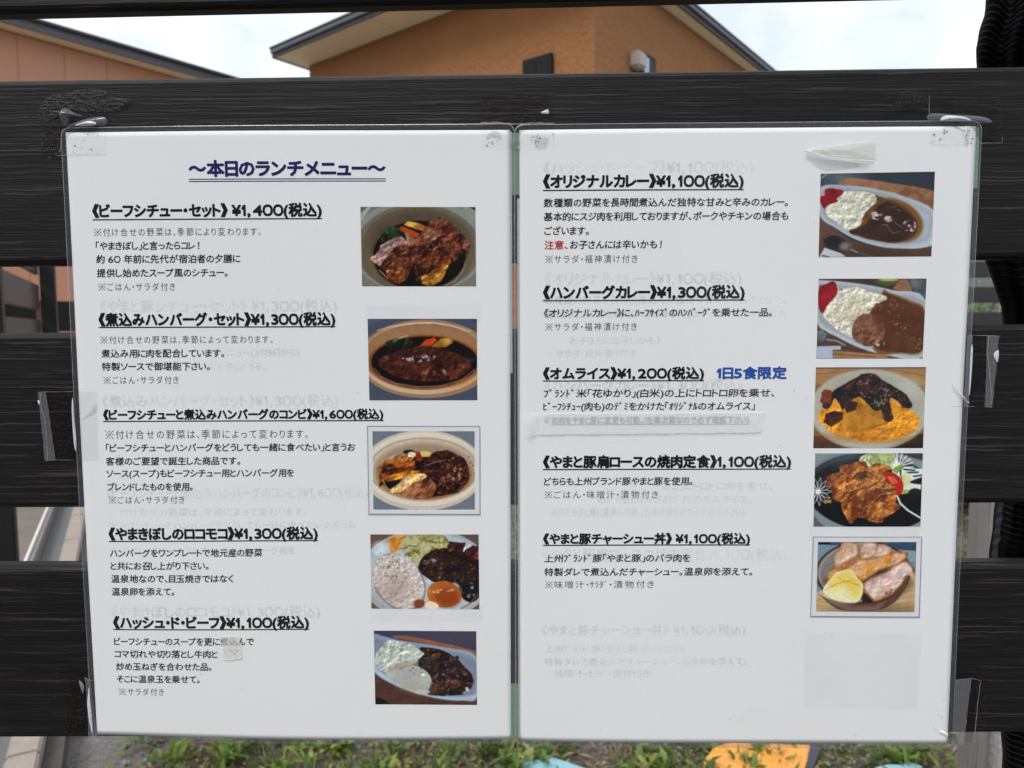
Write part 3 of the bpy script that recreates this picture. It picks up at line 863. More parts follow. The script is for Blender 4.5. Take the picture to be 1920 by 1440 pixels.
# the edge of the sheet tucked behind each page
def flat_quad(name, pts, lift, mat, parent=None, nu=2, nv=30):
    V, F = quad_grid(pts, nu, nv, lift); return npmesh(name, V, F, mat, parent)
flat_quad('back_sheet', [(969.5, 372), (974.5, 372), (977, 1384), (972, 1384)], .0002, M_paper_lt, pageR)
flat_quad('back_sheet', [(955.5, 247), (959.5, 247), (961, 700), (957, 700)], .0002, M_paper_lt, pageL)
g1 = flat_quad('green_card', [(955, 249), (975, 249), (976, 365), (956, 365)], .0001, M_green)
tag(g1, 'pale green paper strip showing between the two pages at the top', 'paper strip', 'green paper strips behind the menus')
g2 = flat_quad('green_card', [(957, 1282), (977, 1282), (978, 1382), (957, 1381)], .0001, M_green)
tag(g2, 'pale green paper strip showing between the two pages at the bottom', 'paper strip', 'green paper strips behind the menus')
g3 = flat_quad('green_card', [(1826, 238.5), (1837, 238.5), (1833, 353), (1822, 353)], .0001, M_green)
tag(g3, 'pale green paper strip showing along the upper right edge of the right menu page', 'paper strip', 'green paper strips behind the menus')

# ---- lettering
GLYPH = {}
def glyph(ch):
    """outline mesh of one character: (points, faces), em = 1"""
    if ch not in GLYPH:
        cu = bpy.data.curves.new('lettering', 'FONT'); cu.body = ch; cu.resolution_u = 2
        ob_ = bpy.data.objects.new('tmp', cu); COL.objects.link(ob_)
        bpy.context.view_layer.update()
        me = bpy.data.meshes.new_from_object(ob_)
        n = len(me.vertices); co = np.zeros(n * 3); me.vertices.foreach_get('co', co)
        GLYPH[ch] = (co.reshape(-1, 3)[:, :2].copy(), [tuple(p.vertices) for p in me.polygons])
        bpy.data.objects.remove(ob_); bpy.data.curves.remove(cu); bpy.data.meshes.remove(me)
    return GLYPH[ch]
def ring_zero():
    """the round wide nought of the headings"""
    n = 28; P = []
    for (rx, ry) in ((.33, .37), (.25, .285)):
        for k in range(n):
            a = 2 * math.pi * k / n; c, s_ = math.cos(a), math.sin(a); e = .86
            P.append((.33 + rx * math.copysign(abs(c) ** e, c), .355 + ry * math.copysign(abs(s_) ** e, s_)))
    return np.array(P), [(k, (k + 1) % n, n + (k + 1) % n, n + k) for k in range(n)]
def typeset(s, head):
    """places the characters one by one; kana are set narrower than kanji, brackets and stops take half a square"""
    V, F, x = [], [], 0.0
    for ch in s:
        if ch == ' ': x += .30 if head else .33; continue
        if ch == '0' and head: P, Fc = ring_zero()
        elif ch == '1' and head: P, Fc = [(0, .50), (.04, .44), (.15, .53), (.15, 0), (.25, 0), (.25, .71), (.16, .71)], [(0, 1, 2, 6), (2, 3, 4, 5, 6)]
        else: P, Fc = glyph(ch)
        P = np.array(P); x0, x1 = P[:, 0].min(), P[:, 0].max(); w_ = x1 - x0; sx = 1.0; o = ord(ch)
        if ch in '《》': sx = 1.0; lb, rb = .03, .03
        elif ch in '「」': lb, rb = .05, .05
        elif ch in '、。': lb, rb = .05, .13
        elif ch == '・': lb, rb = .12, .12
        elif ch == '！' : lb, rb = .3, .2
        elif ch.isdigit():
            sx = (1.0 if ch in '01' else 1.32) if head else 1.0; lb, rb = (.05, .05) if head else (.03, .05)
            if ch == '1': lb, rb = (.05, .12) if head else (.12, .12)
        elif ch == '¥': sx = 1.12 if head else 1; lb, rb = .03, .03
        elif ch == ',': sx = 1.3 if head else 1; lb, rb = .06, .20
        elif ch in '()': sx = 1.1; lb, rb = .04, .04
        elif 0xFF61 <= o <= 0xFF9F: lb, rb = x0, .5 - x1
        elif 0x3040 <= o <= 0x30FF:
            if head: lb, rb = .06, .06
            else: lb, rb = .13, .14
            if ch == 'ー': lb = rb = .045 if head else .07
        else:
            if head: lb, rb = .05, .05
            else: lb, rb = .12, .13
        Q = np.stack([(P[:, 0] - x0) * sx + x + lb, P[:, 1] - (.0 if ch != '《' else 0)], 1)
        off = sum(len(q) for q in V); V.append(Q); F += [tuple(i + off for i in f) for f in Fc]
        x += lb + w_ * sx + rb
    return np.concatenate(V), F
PXM = (onY(1500, 720).x - onY(500, 720).x) / 1000     # metres per pixel on the boards
def lettering(name, s, xl, xr, yc, em, mat, parent, weight=0.0,  lift=L_TXT, under=None, copies=1, jit=0.0, label=None, shear=0.0):
    ref = s.startswith('※')
    if ref: s = s[1:]; xl0 = xl; xl = xl + em * 1.08
    co, polys = typeset(s, weight > .015)
    x0, x1 = co[:, 0].min(), co[:, 0].max()
    a = onY(xl, yc, -.001); b = onY(xr, yc - (xr - xl) * .004 * (1 if parent is pageL else 1), -.001)
    wdt = b.x - a.x; k = em * PXM
    mid = .38
    Vall, Fall = [], []
    shifts = [(0, 0)]
    if weight > 0:
        nn = 10 if weight > .015 else 4
        rad = weight * em * PXM
        shifts += [(rad * math.cos(R(45 + 360 * q / nn)), rad * math.sin(R(45 + 360 * q / nn))) for q in range(nn)]
    if copies > 1: shifts = [(jit * math.cos(c * 2.4) * (c / copies) ** .5, jit * math.sin(c * 2.4) * (c / copies) ** .5) for c in range(copies)]
    for c, (jx, jz) in enumerate(shifts):
        off = len(Vall)
        for (x, y) in co:
            u = (x + (y - mid) * shear - x0) / (x1 - x0)
            X = a.x + wdt * u + jx; Z = a.z + (b.z - a.z) * u + (y - mid) * k + jz
            Vall.append((X, -bow(X, Z) - lift - c * 3e-6, Z))
        Fall += [tuple(i + off for i in f) for f in polys]
    if ref:      # the reference mark: a thin cross with four dots
        q0 = onY(xl0 + em * .46, yc, -.001); hh = em * .42 * PXM; t_ = em * .022 * PXM
        def add_poly(pts):
            off = len(Vall)
            for (X, Z) in pts: Vall.append((q0.x + X, -bow(q0.x + X, q0.z + Z) - lift, q0.z + Z))
            Fall.append(tuple(range(off, off + len(pts))))
        add_poly([(-hh - t_, hh - t_), (hh - t_, -hh - t_), (hh + t_, -hh + t_), (-hh + t_, hh + t_)])
        add_poly([(-hh - t_, -hh + t_), (-hh + t_, -hh - t_), (hh + t_, hh - t_), (hh - t_, hh + t_)])
        for (dx_, dz_) in ((0, .78), (0, -.78), (.78, 0), (-.78, 0)):
            add_poly([(hh * dx_ + hh * .17 * math.cos(k_ * 1.0472), hh * dz_ + hh * .17 * math.sin(k_ * 1.0472)) for k_ in range(6)])
    if under:
        for (dy, th) in under:
            off = len(Vall)
            z0 = a.z - dy * PXM; z1 = b.z - dy * PXM; t = th * PXM
            nseg = 24
            for i in range(nseg + 1):
                u = i / nseg; X = a.x - .0003 + (wdt + .0006) * u; Z = z0 + (z1 - z0) * u
                Vall += [(X, -bow(X, Z) - lift - .000002, Z), (X, -bow(X, Z) - lift - .000002, Z - t)]
            for i in range(nseg): q = off + 2 * i; Fall.append((q, q + 1, q + 3, q + 2))
    o = pymesh(name, Vall, Fall, mat, parent)
    if label: o['label'] = label
    return o
HW, BW = .047, .019
def H(s, xl, xr, yc, par, em=26, dy=15): lettering('heading_text', s, xl, xr, yc, em, K_black, par, HW, under=[(dy, 2.2)])
def B(s, xl, xr, yc, par, em=16.8): lettering('description_text', s, xl, xr, yc, em, K_body, par, BW, shear=.06)
def T(s, xl, xr, yc, par, em=16.2): lettering('note_text', s, xl, xr, yc, em, K_note, par, 0, shear=.0)
A_, Z_ = pageL, pageR
lettering('title_text', '～本日のランチメニュー～', 356, 722, 317, 31, K_purple, A_, .046, under=[(18.2, 1.7), (22.2, 1.7)], label='purple double underlined title')
H('《ビーフシチュー・セット》 ¥1,400(税込)', 173, 603, 395.5, A_)
T('※付け合せの野菜は、季節により変わります。', 175, 490, 435.5, A_)
B('「やまきぼし」と言ったらコレ！', 179, 374, 461, A_)
B('約 60 年前に先代が宿泊者の夕膳に', 180, 451, 486, A_)
B('提供し始めたスープ風のシチュー。', 181, 427, 512, A_)
T('※ごはん・サラダ付き', 183, 328, 538, A_)
H('《煮込みハンバーグ・セット》¥1,300(税込)', 185, 628, 599.5, A_, dy=13.5)
T('※付け合せの野菜は、季節によって変わります。', 187, 511, 637.5, A_)
B('煮込み用に肉を配合しています。', 190, 420, 663, A_)
B('特製ソースで御堪能下さい。', 191, 393, 687.5, A_)
T('※ごはん・サラダ付き', 193, 334, 713, A_)
H('《ビーフシチューと煮込みハンバーグのコンビ》¥1,600(税込)', 194, 718, 778, A_, 21, 11.5)
T('※付け合せの野菜は、季節によって変わります。', 197, 577, 815, A_, 18.5)
B('「ビーフシチューとハンバーグをどうしても一緒に食べたい」と言うお', 199, 666, 840, A_)
B('客様のご要望で誕生した商品です。', 199, 450, 865, A_)
B('ソース(スープ)もビーフシチュー用とハンバーグ用を', 200, 551, 888, A_)
B('ブレンドしたものを使用。', 202, 361, 913, A_)
T('※ごはん・サラダ付き', 204, 346, 937.5, A_)
H('《やまきぼしのロコモコ》¥1,300(税込)', 205, 595, 1001, A_, dy=13.5)
B('ハンバーグをワンプレートで地元産の野菜', 207, 492, 1037, A_)
B('と共にお召し上がり下さい。', 208, 392, 1061, A_)
B('温泉地なので、目玉焼きではなく', 209, 438, 1085, A_)
B('温泉卵を添えて。', 210, 328, 1109, A_)
H('《ハッシュ・ド・ビーフ》¥1,100(税込)', 213, 579, 1167, A_, dy=13)
B('ビーフシチューのスープを更に煮込んで', 214, 477, 1202.5, A_)
B('コマ切れや切り落とし牛肉と', 215, 409, 1226, A_)
B('炒め玉ねぎを合わせた品。', 218, 398, 1249.5, A_)
B('そこに温泉玉を乗せて。', 219, 376, 1273, A_)
T('※サラダ付き', 222, 308, 1297, A_)
H('《オリジナルカレー》¥1,100(税込)', 1019, 1393, 340.5, Z_)
B('数種類の野菜を長時間煮込んだ独特な甘みと辛みのカレー。', 1020, 1477, 380.5, Z_)
B('基本的にスジ肉を利用しておりますが、ポークやチキンの場合も', 1020, 1478, 406.5, Z_)
B('ございます。', 1021, 1104, 433, Z_)
lettering('warning_text', '注意、', 1021, 1064, 459.5, 17.2, K_red, Z_, BW, label='red warning words')
B('お子さんには辛いかも！', 1069, 1240, 459, Z_)
T('※サラダ・福神漬け付き', 1022, 1195, 486, Z_)
H('《ハンバーグカレー》¥1,300(税込)', 1019, 1395, 548.5, Z_, dy=14)
B('《オリジナルカレー》に、ﾊｰﾌｻｲｽﾞのﾊﾝﾊﾞｰｸﾞを乗せた一品。', 1020, 1447, 587, Z_)
T('※サラダ・福神漬け付き', 1022, 1194, 613, Z_)
H('《オムライス》¥1,200(税込)', 1019, 1319, 700.5, Z_, 24, 13)
lettering('limited_offer_text', '1日5食限定', 1344, 1474, 699.5, 24, K_blue, Z_, HW, label='bold blue words')
B('ﾌﾞﾗﾝﾄﾞ米「花ゆかり」(白米)の上にトロトロ卵を乗せ、', 1020, 1452, 738, Z_)
B('ﾋﾞｰﾌｼﾁｭｰ(肉も)のﾃﾞﾐをかけた「ｵﾘｼﾞﾅﾙのオムライス」', 1019, 1415, 762.5, Z_)
lettering('covered_text', '※お肉をやまと豚に変更も可能。(在庫次第なので必ず確認下さい)', 1019, 1404, 788.5, 15.0, K_grey, Z_, .022, under=[(7.5, 1.5)], label='grey line under the white tape')
H('《やまと豚肩ロースの焼肉定食》1,100(税込)', 1019, 1482, 866.5, Z_, 25, 13.5)
B('どちらも上州ブランド豚やまと豚を使用。', 1020, 1298, 903, Z_)
T('※ごはん・味噌汁・漬物付き', 1021, 1234, 928, Z_)
H('《やまと豚チャーシュー丼》 ¥1,100(税込)', 1019, 1405, 1010.5, Z_, 22, 11.5)
B('上州ﾌﾞﾗﾝﾄﾞ豚「やまと豚」のバラ肉を', 1021, 1294, 1047, Z_)
B('特製ダレで煮込んだチャーシュー。温泉卵を添えて。', 1021, 1410, 1072.5, Z_)
T('※味噌汁・ｻﾗﾀﾞ・漬物付き', 1022, 1226, 1096, Z_)
# older print showing faintly through
def G(s, xl, xr, yc, par, em, wgt, ul=None): lettering('show_through_text', s, xl, xr, yc, em, K_ghost, par, wgt, L_GHOST, under=ul, copies=11, jit=.00062 if wgt > .02 else .00042)
U = [(13, 2)]
G('《やまと豚シチュー・セット》 ¥1,300(税込)', 187, 632, 575, A_, 26, HW, U)
G('ニュー(3月5日から)', 425, 562, 661.5, A_, 17, BW)
G('のお供にどうぞ。', 392, 497, 687.5, A_, 17, BW)
G('《煮込みハンバーグ・セット》¥1,300(税込)', 192, 634, 752.5, A_, 26, HW, U)
G('《ビーフシチューと煮込みハンバーグのコンビ》¥1,600(税込)', 200, 690, 925, A_, 24, HW, U)
G('※付け合せの野菜は、季節によって変わります。', 205, 575, 961, A_, 18, BW)
G('「ビーフシチューとハンバーグをどうしても一緒に食べたい」と言うお', 205, 668, 985.5, A_, 17, BW)
G('ソース(スープ)もビーフシチュー用とハンバーグ用を', 205, 553, 1033, A_, 17, BW)
G('《やまきぼしのロコモコ》¥1,300(税込)', 210, 600, 1147, A_, 26, HW, U)
G('《ハッシュ・ド・ビーフ》¥1,100(税込)', 1020, 1412, 315, Z_, 27, HW, U)
G('《オリジナルカレー》¥1,100(税込)', 1022, 1390, 523, Z_, 26, HW, U)
G('数種類の野菜を長時間煮込んだ独特な甘みと辛みのカレー。', 1021, 1472, 563, Z_, 17, BW)
G('基本的にスジ肉を利用しておりますが、ポークやチキンの場合も', 1021, 1474, 589.5, Z_, 17, BW)
G('お子さんには辛いかも！', 1069, 1236, 638.5, Z_, 17, BW)
G('※サラダ・福神漬け付き', 1024, 1192, 663.5, Z_, 17, BW)
G('《ハンバーグカレー》¥1,300(税込)', 1022, 1390, 723, Z_, 25, HW, U)
G('の上にトロトロ卵を乗せ、', 1240, 1448, 911.5, Z_, 17, BW)
G('のﾃﾞﾐをかけた「ｵﾘｼﾞﾅﾙのオムライス」', 1120, 1408, 937, Z_, 17, BW)
G('※お肉をやまと豚に変更も可能。(在庫次第なので必ず確認下さい)', 1017, 1395, 961, Z_, 17, .03, [(8, 2)])
G('《やまと豚肩ロースの焼肉定食》1,100(税込)', 1018, 1474, 1040, Z_, 26, HW + .006, U)
G('《やまと豚チャーシュー丼》 ¥1,100(税込)', 1017, 1397, 1181, Z_, 22, HW, [(11, 2)])
G('上州ﾌﾞﾗﾝﾄﾞ豚「やまと豚」のバラ肉を', 1022, 1286, 1216, Z_, 17, BW)
G('特製ダレで煮込んだチャーシュー。温泉卵を添えて。', 1021, 1400, 1240, Z_, 17, BW)
G('※味噌汁・ｻﾗﾀﾞ・漬物付き', 1022, 1218, 1262.5, Z_, 17, BW)

# ---- printed dish photographs: each is painted on its own grid of coloured points
prng = np.random.default_rng(11)
def vnoise(X, Y, scale, seed, octaves=4, rough=.55):
    tot = np.zeros_like(X); amp = 1; norm = 0
    rg = np.random.default_rng(seed)
    for o in range(octaves):
        T_ = rg.random((64, 64)); a_ = .6 + o * 1.1 + seed * .37; xs = (X * math.cos(a_) - Y * math.sin(a_)) * scale + 31.7; ys = (X * math.sin(a_) + Y * math.cos(a_)) * scale + 17.3
        xi, yi = np.floor(xs).astype(int), np.floor(ys).astype(int); fx, fy = xs - xi, ys - yi
        fx = fx * fx * (3 - 2 * fx); fy = fy * fy * (3 - 2 * fy)
        g_ = lambda a, b: T_[a % 64, b % 64]
        tot += amp * (g_(xi, yi) * (1 - fx) * (1 - fy) + g_(xi + 1, yi) * fx * (1 - fy) + g_(xi, yi + 1) * (1 - fx) * fy + g_(xi + 1, yi + 1) * fx * fy)
        norm += amp; amp *= rough; scale *= 2.03
    return tot / norm
def catmull(a, b, c, d, t): return .5 * (2 * b + (c - a) * t + (2 * a - 5 * b + 4 * c - d) * t * t + (3 * b - a - 3 * c + d) * t ** 3)
def rounded_corners(pts, n=4):
    out = []; m = len(pts)
    for i in range(m):
        p0, p1, p2, p3 = pts[i - 1], pts[i], pts[(i + 1) % m], pts[(i + 2) % m]
        for k in range(n):
            t = k / n
            out.append(tuple(catmull(p0[a], p1[a], p2[a], p3[a], t) for a in (0, 1)))
    return out
class Pic:
    """coordinates are those of an enlargement of the printed picture; k = its pixels per unit of blur"""
    def __init__(s, quad, bg, nu=210, nv=146):
        s.q = quad; (x0, y0), (x1, _), (x2, y2), (x3, y3) = quad
        u, v = np.meshgrid(np.linspace(0, 1, nu + 1), np.linspace(0, 1, nv + 1))
        s.nu, s.nv = nu, nv
        P = [np.array(p, float) for p in quad]
        s.X = (P[0][0] * (1 - u) + P[1][0] * u) * (1 - v) + (P[3][0] * (1 - u) + P[2][0] * u) * v
        s.Y = (P[0][1] * (1 - u) + P[1][1] * u) * (1 - v) + (P[3][1] * (1 - u) + P[2][1] * u) * v
        s.w = abs(x1 - x0); s.sd = 1
        s.I = np.zeros(s.X.shape + (3,)) + np.array(bg, float)
        s.px = s.w / nu
    def n(s, sc, oc=4, r=.55): s.sd += 1; return vnoise(s.X / s.w + 5, s.Y / s.w + 5, sc, s.sd * 7 + 3, oc, r)
    def blend(s, m, col, tex=0, ts=18, hue=None):
        c = np.zeros_like(s.I) + np.array(col, float)
        if tex:
            k = (s.n(ts) - .5) * 2 * tex
            c = c * (1 + k[..., None])
        if hue is not None:
            k = np.clip((s.n(ts * .6) - .42) * 4, 0, 1)[..., None]; c = c * (1 - k) + np.array(hue, float) * k
        s.I = s.I * (1 - m[..., None]) + c * m[..., None]
    def relief(s, m, sc=14, amt=1.0, wet=0.0):
        # the lumpy look of meat, rice or egg as the print shows it
        h = s.n(sc, 4, .58); gy, gx = np.gradient(h); g = -(gx + gy * 1.3); g = g / (np.abs(g).mean() + 1e-9)
        k = np.clip(1 + amt * .095 * g, .5, 1.5); s.I = s.I * (1 - m[..., None]) + s.I * k[..., None] * m[..., None]
        if wet: s.blend(m * np.clip((g - 1.9) * .8, 0, 1) * wet, (214, 196, 184))
    def ell(s, cx, cy, rx, ry, rot=0, wob=0, ws=7, soft=1.0):
        a = math.radians(rot); dx, dy = s.X - cx, s.Y - cy
        if wob: dx = dx + (s.n(ws) - .5) * wob * 2; dy = dy + (s.n(ws) - .5) * wob * 2
        x = (dx * math.cos(a) + dy * math.sin(a)) / rx; y = (-dx * math.sin(a) + dy * math.cos(a)) / ry
        d = (1 - np.sqrt(x * x + y * y)) * min(rx, ry)
        return np.clip(d / (s.px * soft) + .5, 0, 1)
    def pol(s, pts, wob=0, ws=8, soft=1.0):
        if len(pts) >= 7: pts = rounded_corners(pts)
        X, Y = s.X, s.Y
        if wob: X = X + (s.n(ws) - .5) * wob * 2; Y = Y + (s.n(ws) - .5) * wob * 2
        d = np.full(X.shape, 1e9); ins = np.zeros(X.shape, bool)
        for i in range(len(pts)):
            (ax, ay), (bx, by) = pts[i], pts[(i + 1) % len(pts)]
            ex, ey = bx - ax, by - ay; t = np.clip(((X - ax) * ex + (Y - ay) * ey) / (ex * ex + ey * ey + 1e-9), 0, 1)
            d = np.minimum(d, np.hypot(X - ax - t * ex, Y - ay - t * ey))
            c = ((ay > Y) != (by > Y)); xx = ax + (Y - ay) / (by - ay + 1e-9) * ex
            ins ^= c & (X < xx)
        return np.clip(np.where(ins, d, -d) / (s.px * soft) + .5, 0, 1)
    def line(s, pts, wdt, col, al=1, wob=0):
        X, Y = s.X, s.Y
        if wob: X = X + (s.n(9) - .5) * wob * 2; Y = Y + (s.n(9) - .5) * wob * 2
        d = np.full(X.shape, 1e9)
        for (ax, ay), (bx, by) in zip(pts[:-1], pts[1:]):
            ex, ey = bx - ax, by - ay; t = np.clip(((X - ax) * ex + (Y - ay) * ey) / (ex * ex + ey * ey + 1e-9), 0, 1)
            d = np.minimum(d, np.hypot(X - ax - t * ex, Y - ay - t * ey))
        s.blend(np.clip((wdt / 2 - d) / s.px + .5, 0, 1) * al, col)
    def E(s, cx, cy, rx, ry, col, rot=0, wob=0, tex=0, ts=18, hue=None, soft=1.0, al=1, ws=7): s.blend(s.ell(cx, cy, rx, ry, rot, wob, ws, soft) * al, col, tex, ts, hue)
    def P(s, pts, col, wob=0, tex=0, ts=18, hue=None, soft=1.0, al=1, ws=8): s.blend(s.pol(pts, wob, ws, soft) * al, col, tex, ts, hue)
    def glint(s, m, col, thr=.62, sc=30, sharp=14, al=1.0): s.blend(m * np.clip((s.n(sc * 1.35, 4, .62) - thr) * sharp * .5, 0, 1) * al * .85, col)
    def grains(s, m, cols, sc=34, lo=.32, hi=.66):
        sc = sc * 1.5
        n_ = s.n(sc, 2, .6) * .7 + s.n(sc * .25, 2) * .3; k = np.clip((n_ - lo) / (hi - lo), 0, 1)
        k = .25 + .7 * k
        c = np.array(cols[0], float) * (1 - k[..., None]) + np.array(cols[1], float) * k[..., None]
        s.I = s.I * (1 - m[..., None]) + c * m[..., None]

def pic1():
    p = Pic([(58, 65), (833, 65), (838, 601), (69, 601)], (120, 118, 108))
    p.E(450, 330, 460, 320, (128, 138, 132)); p.E(445, 345, 420, 300, (112, 104, 92), tex=.06)
    p.P([(60, 65), (130, 65), (60, 170)], (150, 160, 155)); p.P([(60, 65), (105, 65), (60, 110)], (110, 92, 82))
    p.P([(740, 65), (838, 65), (838, 190)], (138, 140, 130)); p.P([(790, 65), (838, 65), (838, 90)], (45, 48, 60))
    p.E(440, 360, 385, 290, (96, 88, 74), tex=.08); p.E(440, 350, 392, 285, (118, 104, 82), al=.4)
    p.E(450, 300, 330, 215, (86, 78, 66), tex=.08, soft=16); p.E(455, 390, 322, 240, (92, 66, 44), soft=4)
    p.E(455, 392, 310, 232, (17, 13, 12), tex=.3)
    p.E(280, 262, 82, 58, (28, 40, 26), rot=-15, wob=20, tex=.7, ts=26, hue=(62, 84, 50))
    p.P([(345, 180), (380, 160), (470, 180), (515, 210), (500, 232), (430, 215)], (196, 158, 80), wob=6, tex=.25, hue=(140, 80, 40))
    p.P([(318, 200), (340, 192), (455, 240), (465, 262), (430, 272), (330, 226)], (160, 74, 38), wob=5, tex=.2)
    p.P([(360, 240), (385, 235), (430, 280), (415, 320), (375, 320)], (176, 152, 126), wob=8, tex=.25, hue=(130, 90, 66))
    for pts, c, h in (
        ([(520, 175), (560, 150), (640, 152), (700, 215), (790, 300), (780, 345), (700, 330), (610, 260), (540, 300), (440, 330), (415, 300)], (118, 72, 52), (66, 30, 24)),
        ([(415, 300), (520, 215), (600, 215), (600, 250), (520, 330), (450, 335)], (160, 118, 92), (112, 66, 48)),
        ([(540, 315), (600, 262), (720, 310), (755, 375), (690, 430), (560, 380)], (108, 62, 46), (60, 28, 22)),
        ([(430, 360), (480, 330), (670, 395), (668, 450), (590, 560), (520, 600), (430, 545)], (104, 58, 34), (52, 26, 18)),
        ([(470, 540), (560, 490), (660, 400), (672, 420), (600, 560), (540, 598), (480, 585)], (176, 132, 62), (124, 74, 30)),
        ([(125, 420), (180, 370), (210, 315), (320, 270), (370, 300), (350, 345), (250, 420), (200, 470)], (186, 160, 148), (150, 112, 108)),
        ([(190, 460), (240, 400), (320, 330), (440, 340), (430, 400), (390, 490), (300, 500), (230, 490)], (104, 60, 42), (56, 26, 18)),
        ([(225, 490), (300, 495), (395, 490), (370, 555), (310, 585), (250, 560)], (128, 78, 34), (78, 40, 18))):
        p.P(pts, c, wob=14, tex=.35, ts=24, hue=h)
    m = p.pol([(190, 340), (440, 330), (560, 250), (780, 310), (660, 450), (560, 560), (250, 520)], 10)
    p.relief(p.pol([(130, 420), (200, 320), (340, 270), (420, 290), (540, 150), (650, 150), (790, 310), (770, 400), (600, 580), (300, 590), (180, 470)], 6, soft=6), 13, 1.5, .35); p.glint(m, (214, 190, 178), .66, 34, 14, .5); p.glint(m, (24, 12, 10), .58, 14, 8, .6)
    p.line([(185, 490), (215, 520), (240, 550)], 5, (190, 196, 200)); p.line([(630, 596), (700, 560), (750, 490), (768, 430)], 4, (176, 182, 190), .8)
    return p
def pic2():
    p = Pic([(106, 820), (843, 820), (846, 1370), (118, 1370)], (78, 84, 100))
    p.E(500, 1090, 460, 265, (148, 122, 96), tex=.04); p.E(490, 1085, 430, 245, (190, 166, 138), tex=.05); p.E(490, 1075, 415, 225, (142, 108, 82), tex=.07)
    p.E(490, 1020, 395, 160, (150, 116, 88), soft=8, tex=.06); p.line([(170, 900), (260, 872), (420, 852), (560, 848), (700, 872), (800, 905)], 5, (214, 204, 196), .8)
    p.E(490, 1110, 372, 182, (124, 72, 34), soft=4); p.E(490, 1110, 358, 170, (26, 16, 16), tex=.3)
    p.E(320, 990, 92, 36, (26, 36, 20), rot=-5, wob=16, tex=.6, ts=26, hue=(56, 74, 38)); p.line([(290, 968), (340, 942), (376, 934)], 6, (170, 178, 170))
    p.P([(450, 1010), (500, 955), (560, 946), (572, 965), (520, 1010)], (176, 74, 34), wob=5, tex=.2)
    p.P([(530, 1010), (600, 955), (670, 950), (682, 975), (630, 1012)], (186, 152, 72), wob=6, tex=.2, hue=(148, 96, 46))
    m = p.ell(497, 1128, 312, 118, 2, 16); p.blend(m, (92, 50, 32), .3, 20, (56, 28, 20)); p.relief(m, 11, 1.3, .25); p.relief(p.ell(320, 990, 92, 36), 30, 1.6)
    p.blend(p.ell(500, 1070, 250, 50, 0, 12, soft=20) * .5, (44, 24, 22))
    p.glint(p.ell(440, 1090, 130, 26, -6, 10), (206, 206, 216), .5, 22, 14, .9); p.glint(p.ell(560, 1185, 110, 22, -4, 8), (196, 176, 166), .56, 26, 14, .8); p.glint(m, (150, 104, 84), .64, 36, 14, .6)
    p.glint(p.ell(215, 1080, 50, 24), (120, 124, 140), .5, 18, 8, .7); p.glint(p.ell(790, 1080, 50, 50), (90, 92, 104), .52, 18, 8, .7)
    p.line([(150, 1150), (200, 1210), (300, 1255), (450, 1278), (600, 1272), (740, 1230), (830, 1160)], 4, (196, 190, 186), .8)
    p.P([(106, 820), (215, 820), (106, 868)], (84, 92, 108)); p.P([(790, 820), (846, 820), (846, 846)], (64, 70, 92)); p.E(760, 1240, 90, 20, (170, 106, 52), rot=-26, al=.5, soft=6)
    return p
def pic3():
    p = Pic([(108, 108), (833, 108), (835, 664), (115, 664)], (112, 120, 130))
    p.E(465, 385, 440, 285, (188, 180, 166), tex=.03); p.E(470, 378, 420, 262, (206, 198, 182)); p.E(470, 375, 390, 225, (172, 158, 140), tex=.03); p.E(470, 375, 372, 212, (198, 186, 168), tex=.03)
    p.E(475, 395, 360, 200, (150, 128, 108), tex=.04, soft=10); p.E(490, 300, 300, 120, (160, 140, 122), al=.6, soft=20)
    p.E(478, 430, 330, 158, (150, 98, 50), soft=6, wob=8); p.E(478, 425, 318, 150, (28, 16, 13), wob=8, tex=.3)
    p.E(370, 252, 45, 16, (34, 44, 24), wob=8); p.E(480, 270, 50, 20, (206, 178, 112), wob=5); p.P([(415, 255), (440, 250), (470, 300), (450, 325), (415, 310)], (130, 58, 32), wob=4)
    for y, c in ((290, (168, 106, 50)), (330, (150, 88, 34)), (370, (138, 74, 28)), (410, (168, 108, 38))):
        p.P([(160, y + 65), (200, y + 20), (300, y), (400, y - 22), (415, y + 0), (360, y + 35), (220, y + 50), (165, y + 90)], c, wob=12, tex=.4, ts=26, hue=(70, 36, 18))
    p.E(385, 272, 30, 20, (222, 210, 178), wob=6)
    p.P([(190, 430), (300, 400), (450, 380), (455, 400), (330, 440), (220, 465)], (186, 128, 44), wob=6, tex=.25, hue=(110, 60, 22))
    m = p.ell(622, 398, 172, 158, 0, 14); p.blend(m, (74, 38, 26), .35, 22, (40, 20, 14)); p.relief(m, 14, 1.5, .3); p.relief(p.ell(310, 360, 160, 90, -10, soft=6), 18, 1.4, .2); p.glint(m, (176, 128, 104), .6, 34, 12, .8); p.glint(p.ell(690, 400, 70, 60), (214, 176, 150), .56, 30, 12, .8); p.line([(480, 355), (540, 330), (620, 312)], 5, (140, 146, 160), .8, 6)
    p.P([(228, 530), (300, 470), (350, 425), (470, 405), (490, 440), (545, 470), (555, 510), (520, 580), (400, 585), (300, 550)], (150, 104, 70), wob=10, tex=.3, hue=(98, 56, 36))
    p.P([(228, 530), (300, 470), (350, 425), (470, 405), (490, 435), (400, 470), (320, 530), (270, 545)], (206, 172, 146), wob=8, tex=.15, hue=(214, 182, 112))
    p.line([(180, 450), (205, 500), (240, 530)], 4, (196, 204, 210)); p.line([(560, 578), (680, 548), (770, 480), (800, 410)], 4, (120, 84, 52), .8)
    p.relief(p.pol([(228, 530), (300, 470), (350, 425), (470, 405), (555, 510), (520, 580), (400, 585)], soft=6), 12, 1.2)
    for x, y in ((790, 290), (806, 330), (832, 405), (822, 348)): p.E(x, y, 5, 4, (60, 34, 20))
    return p
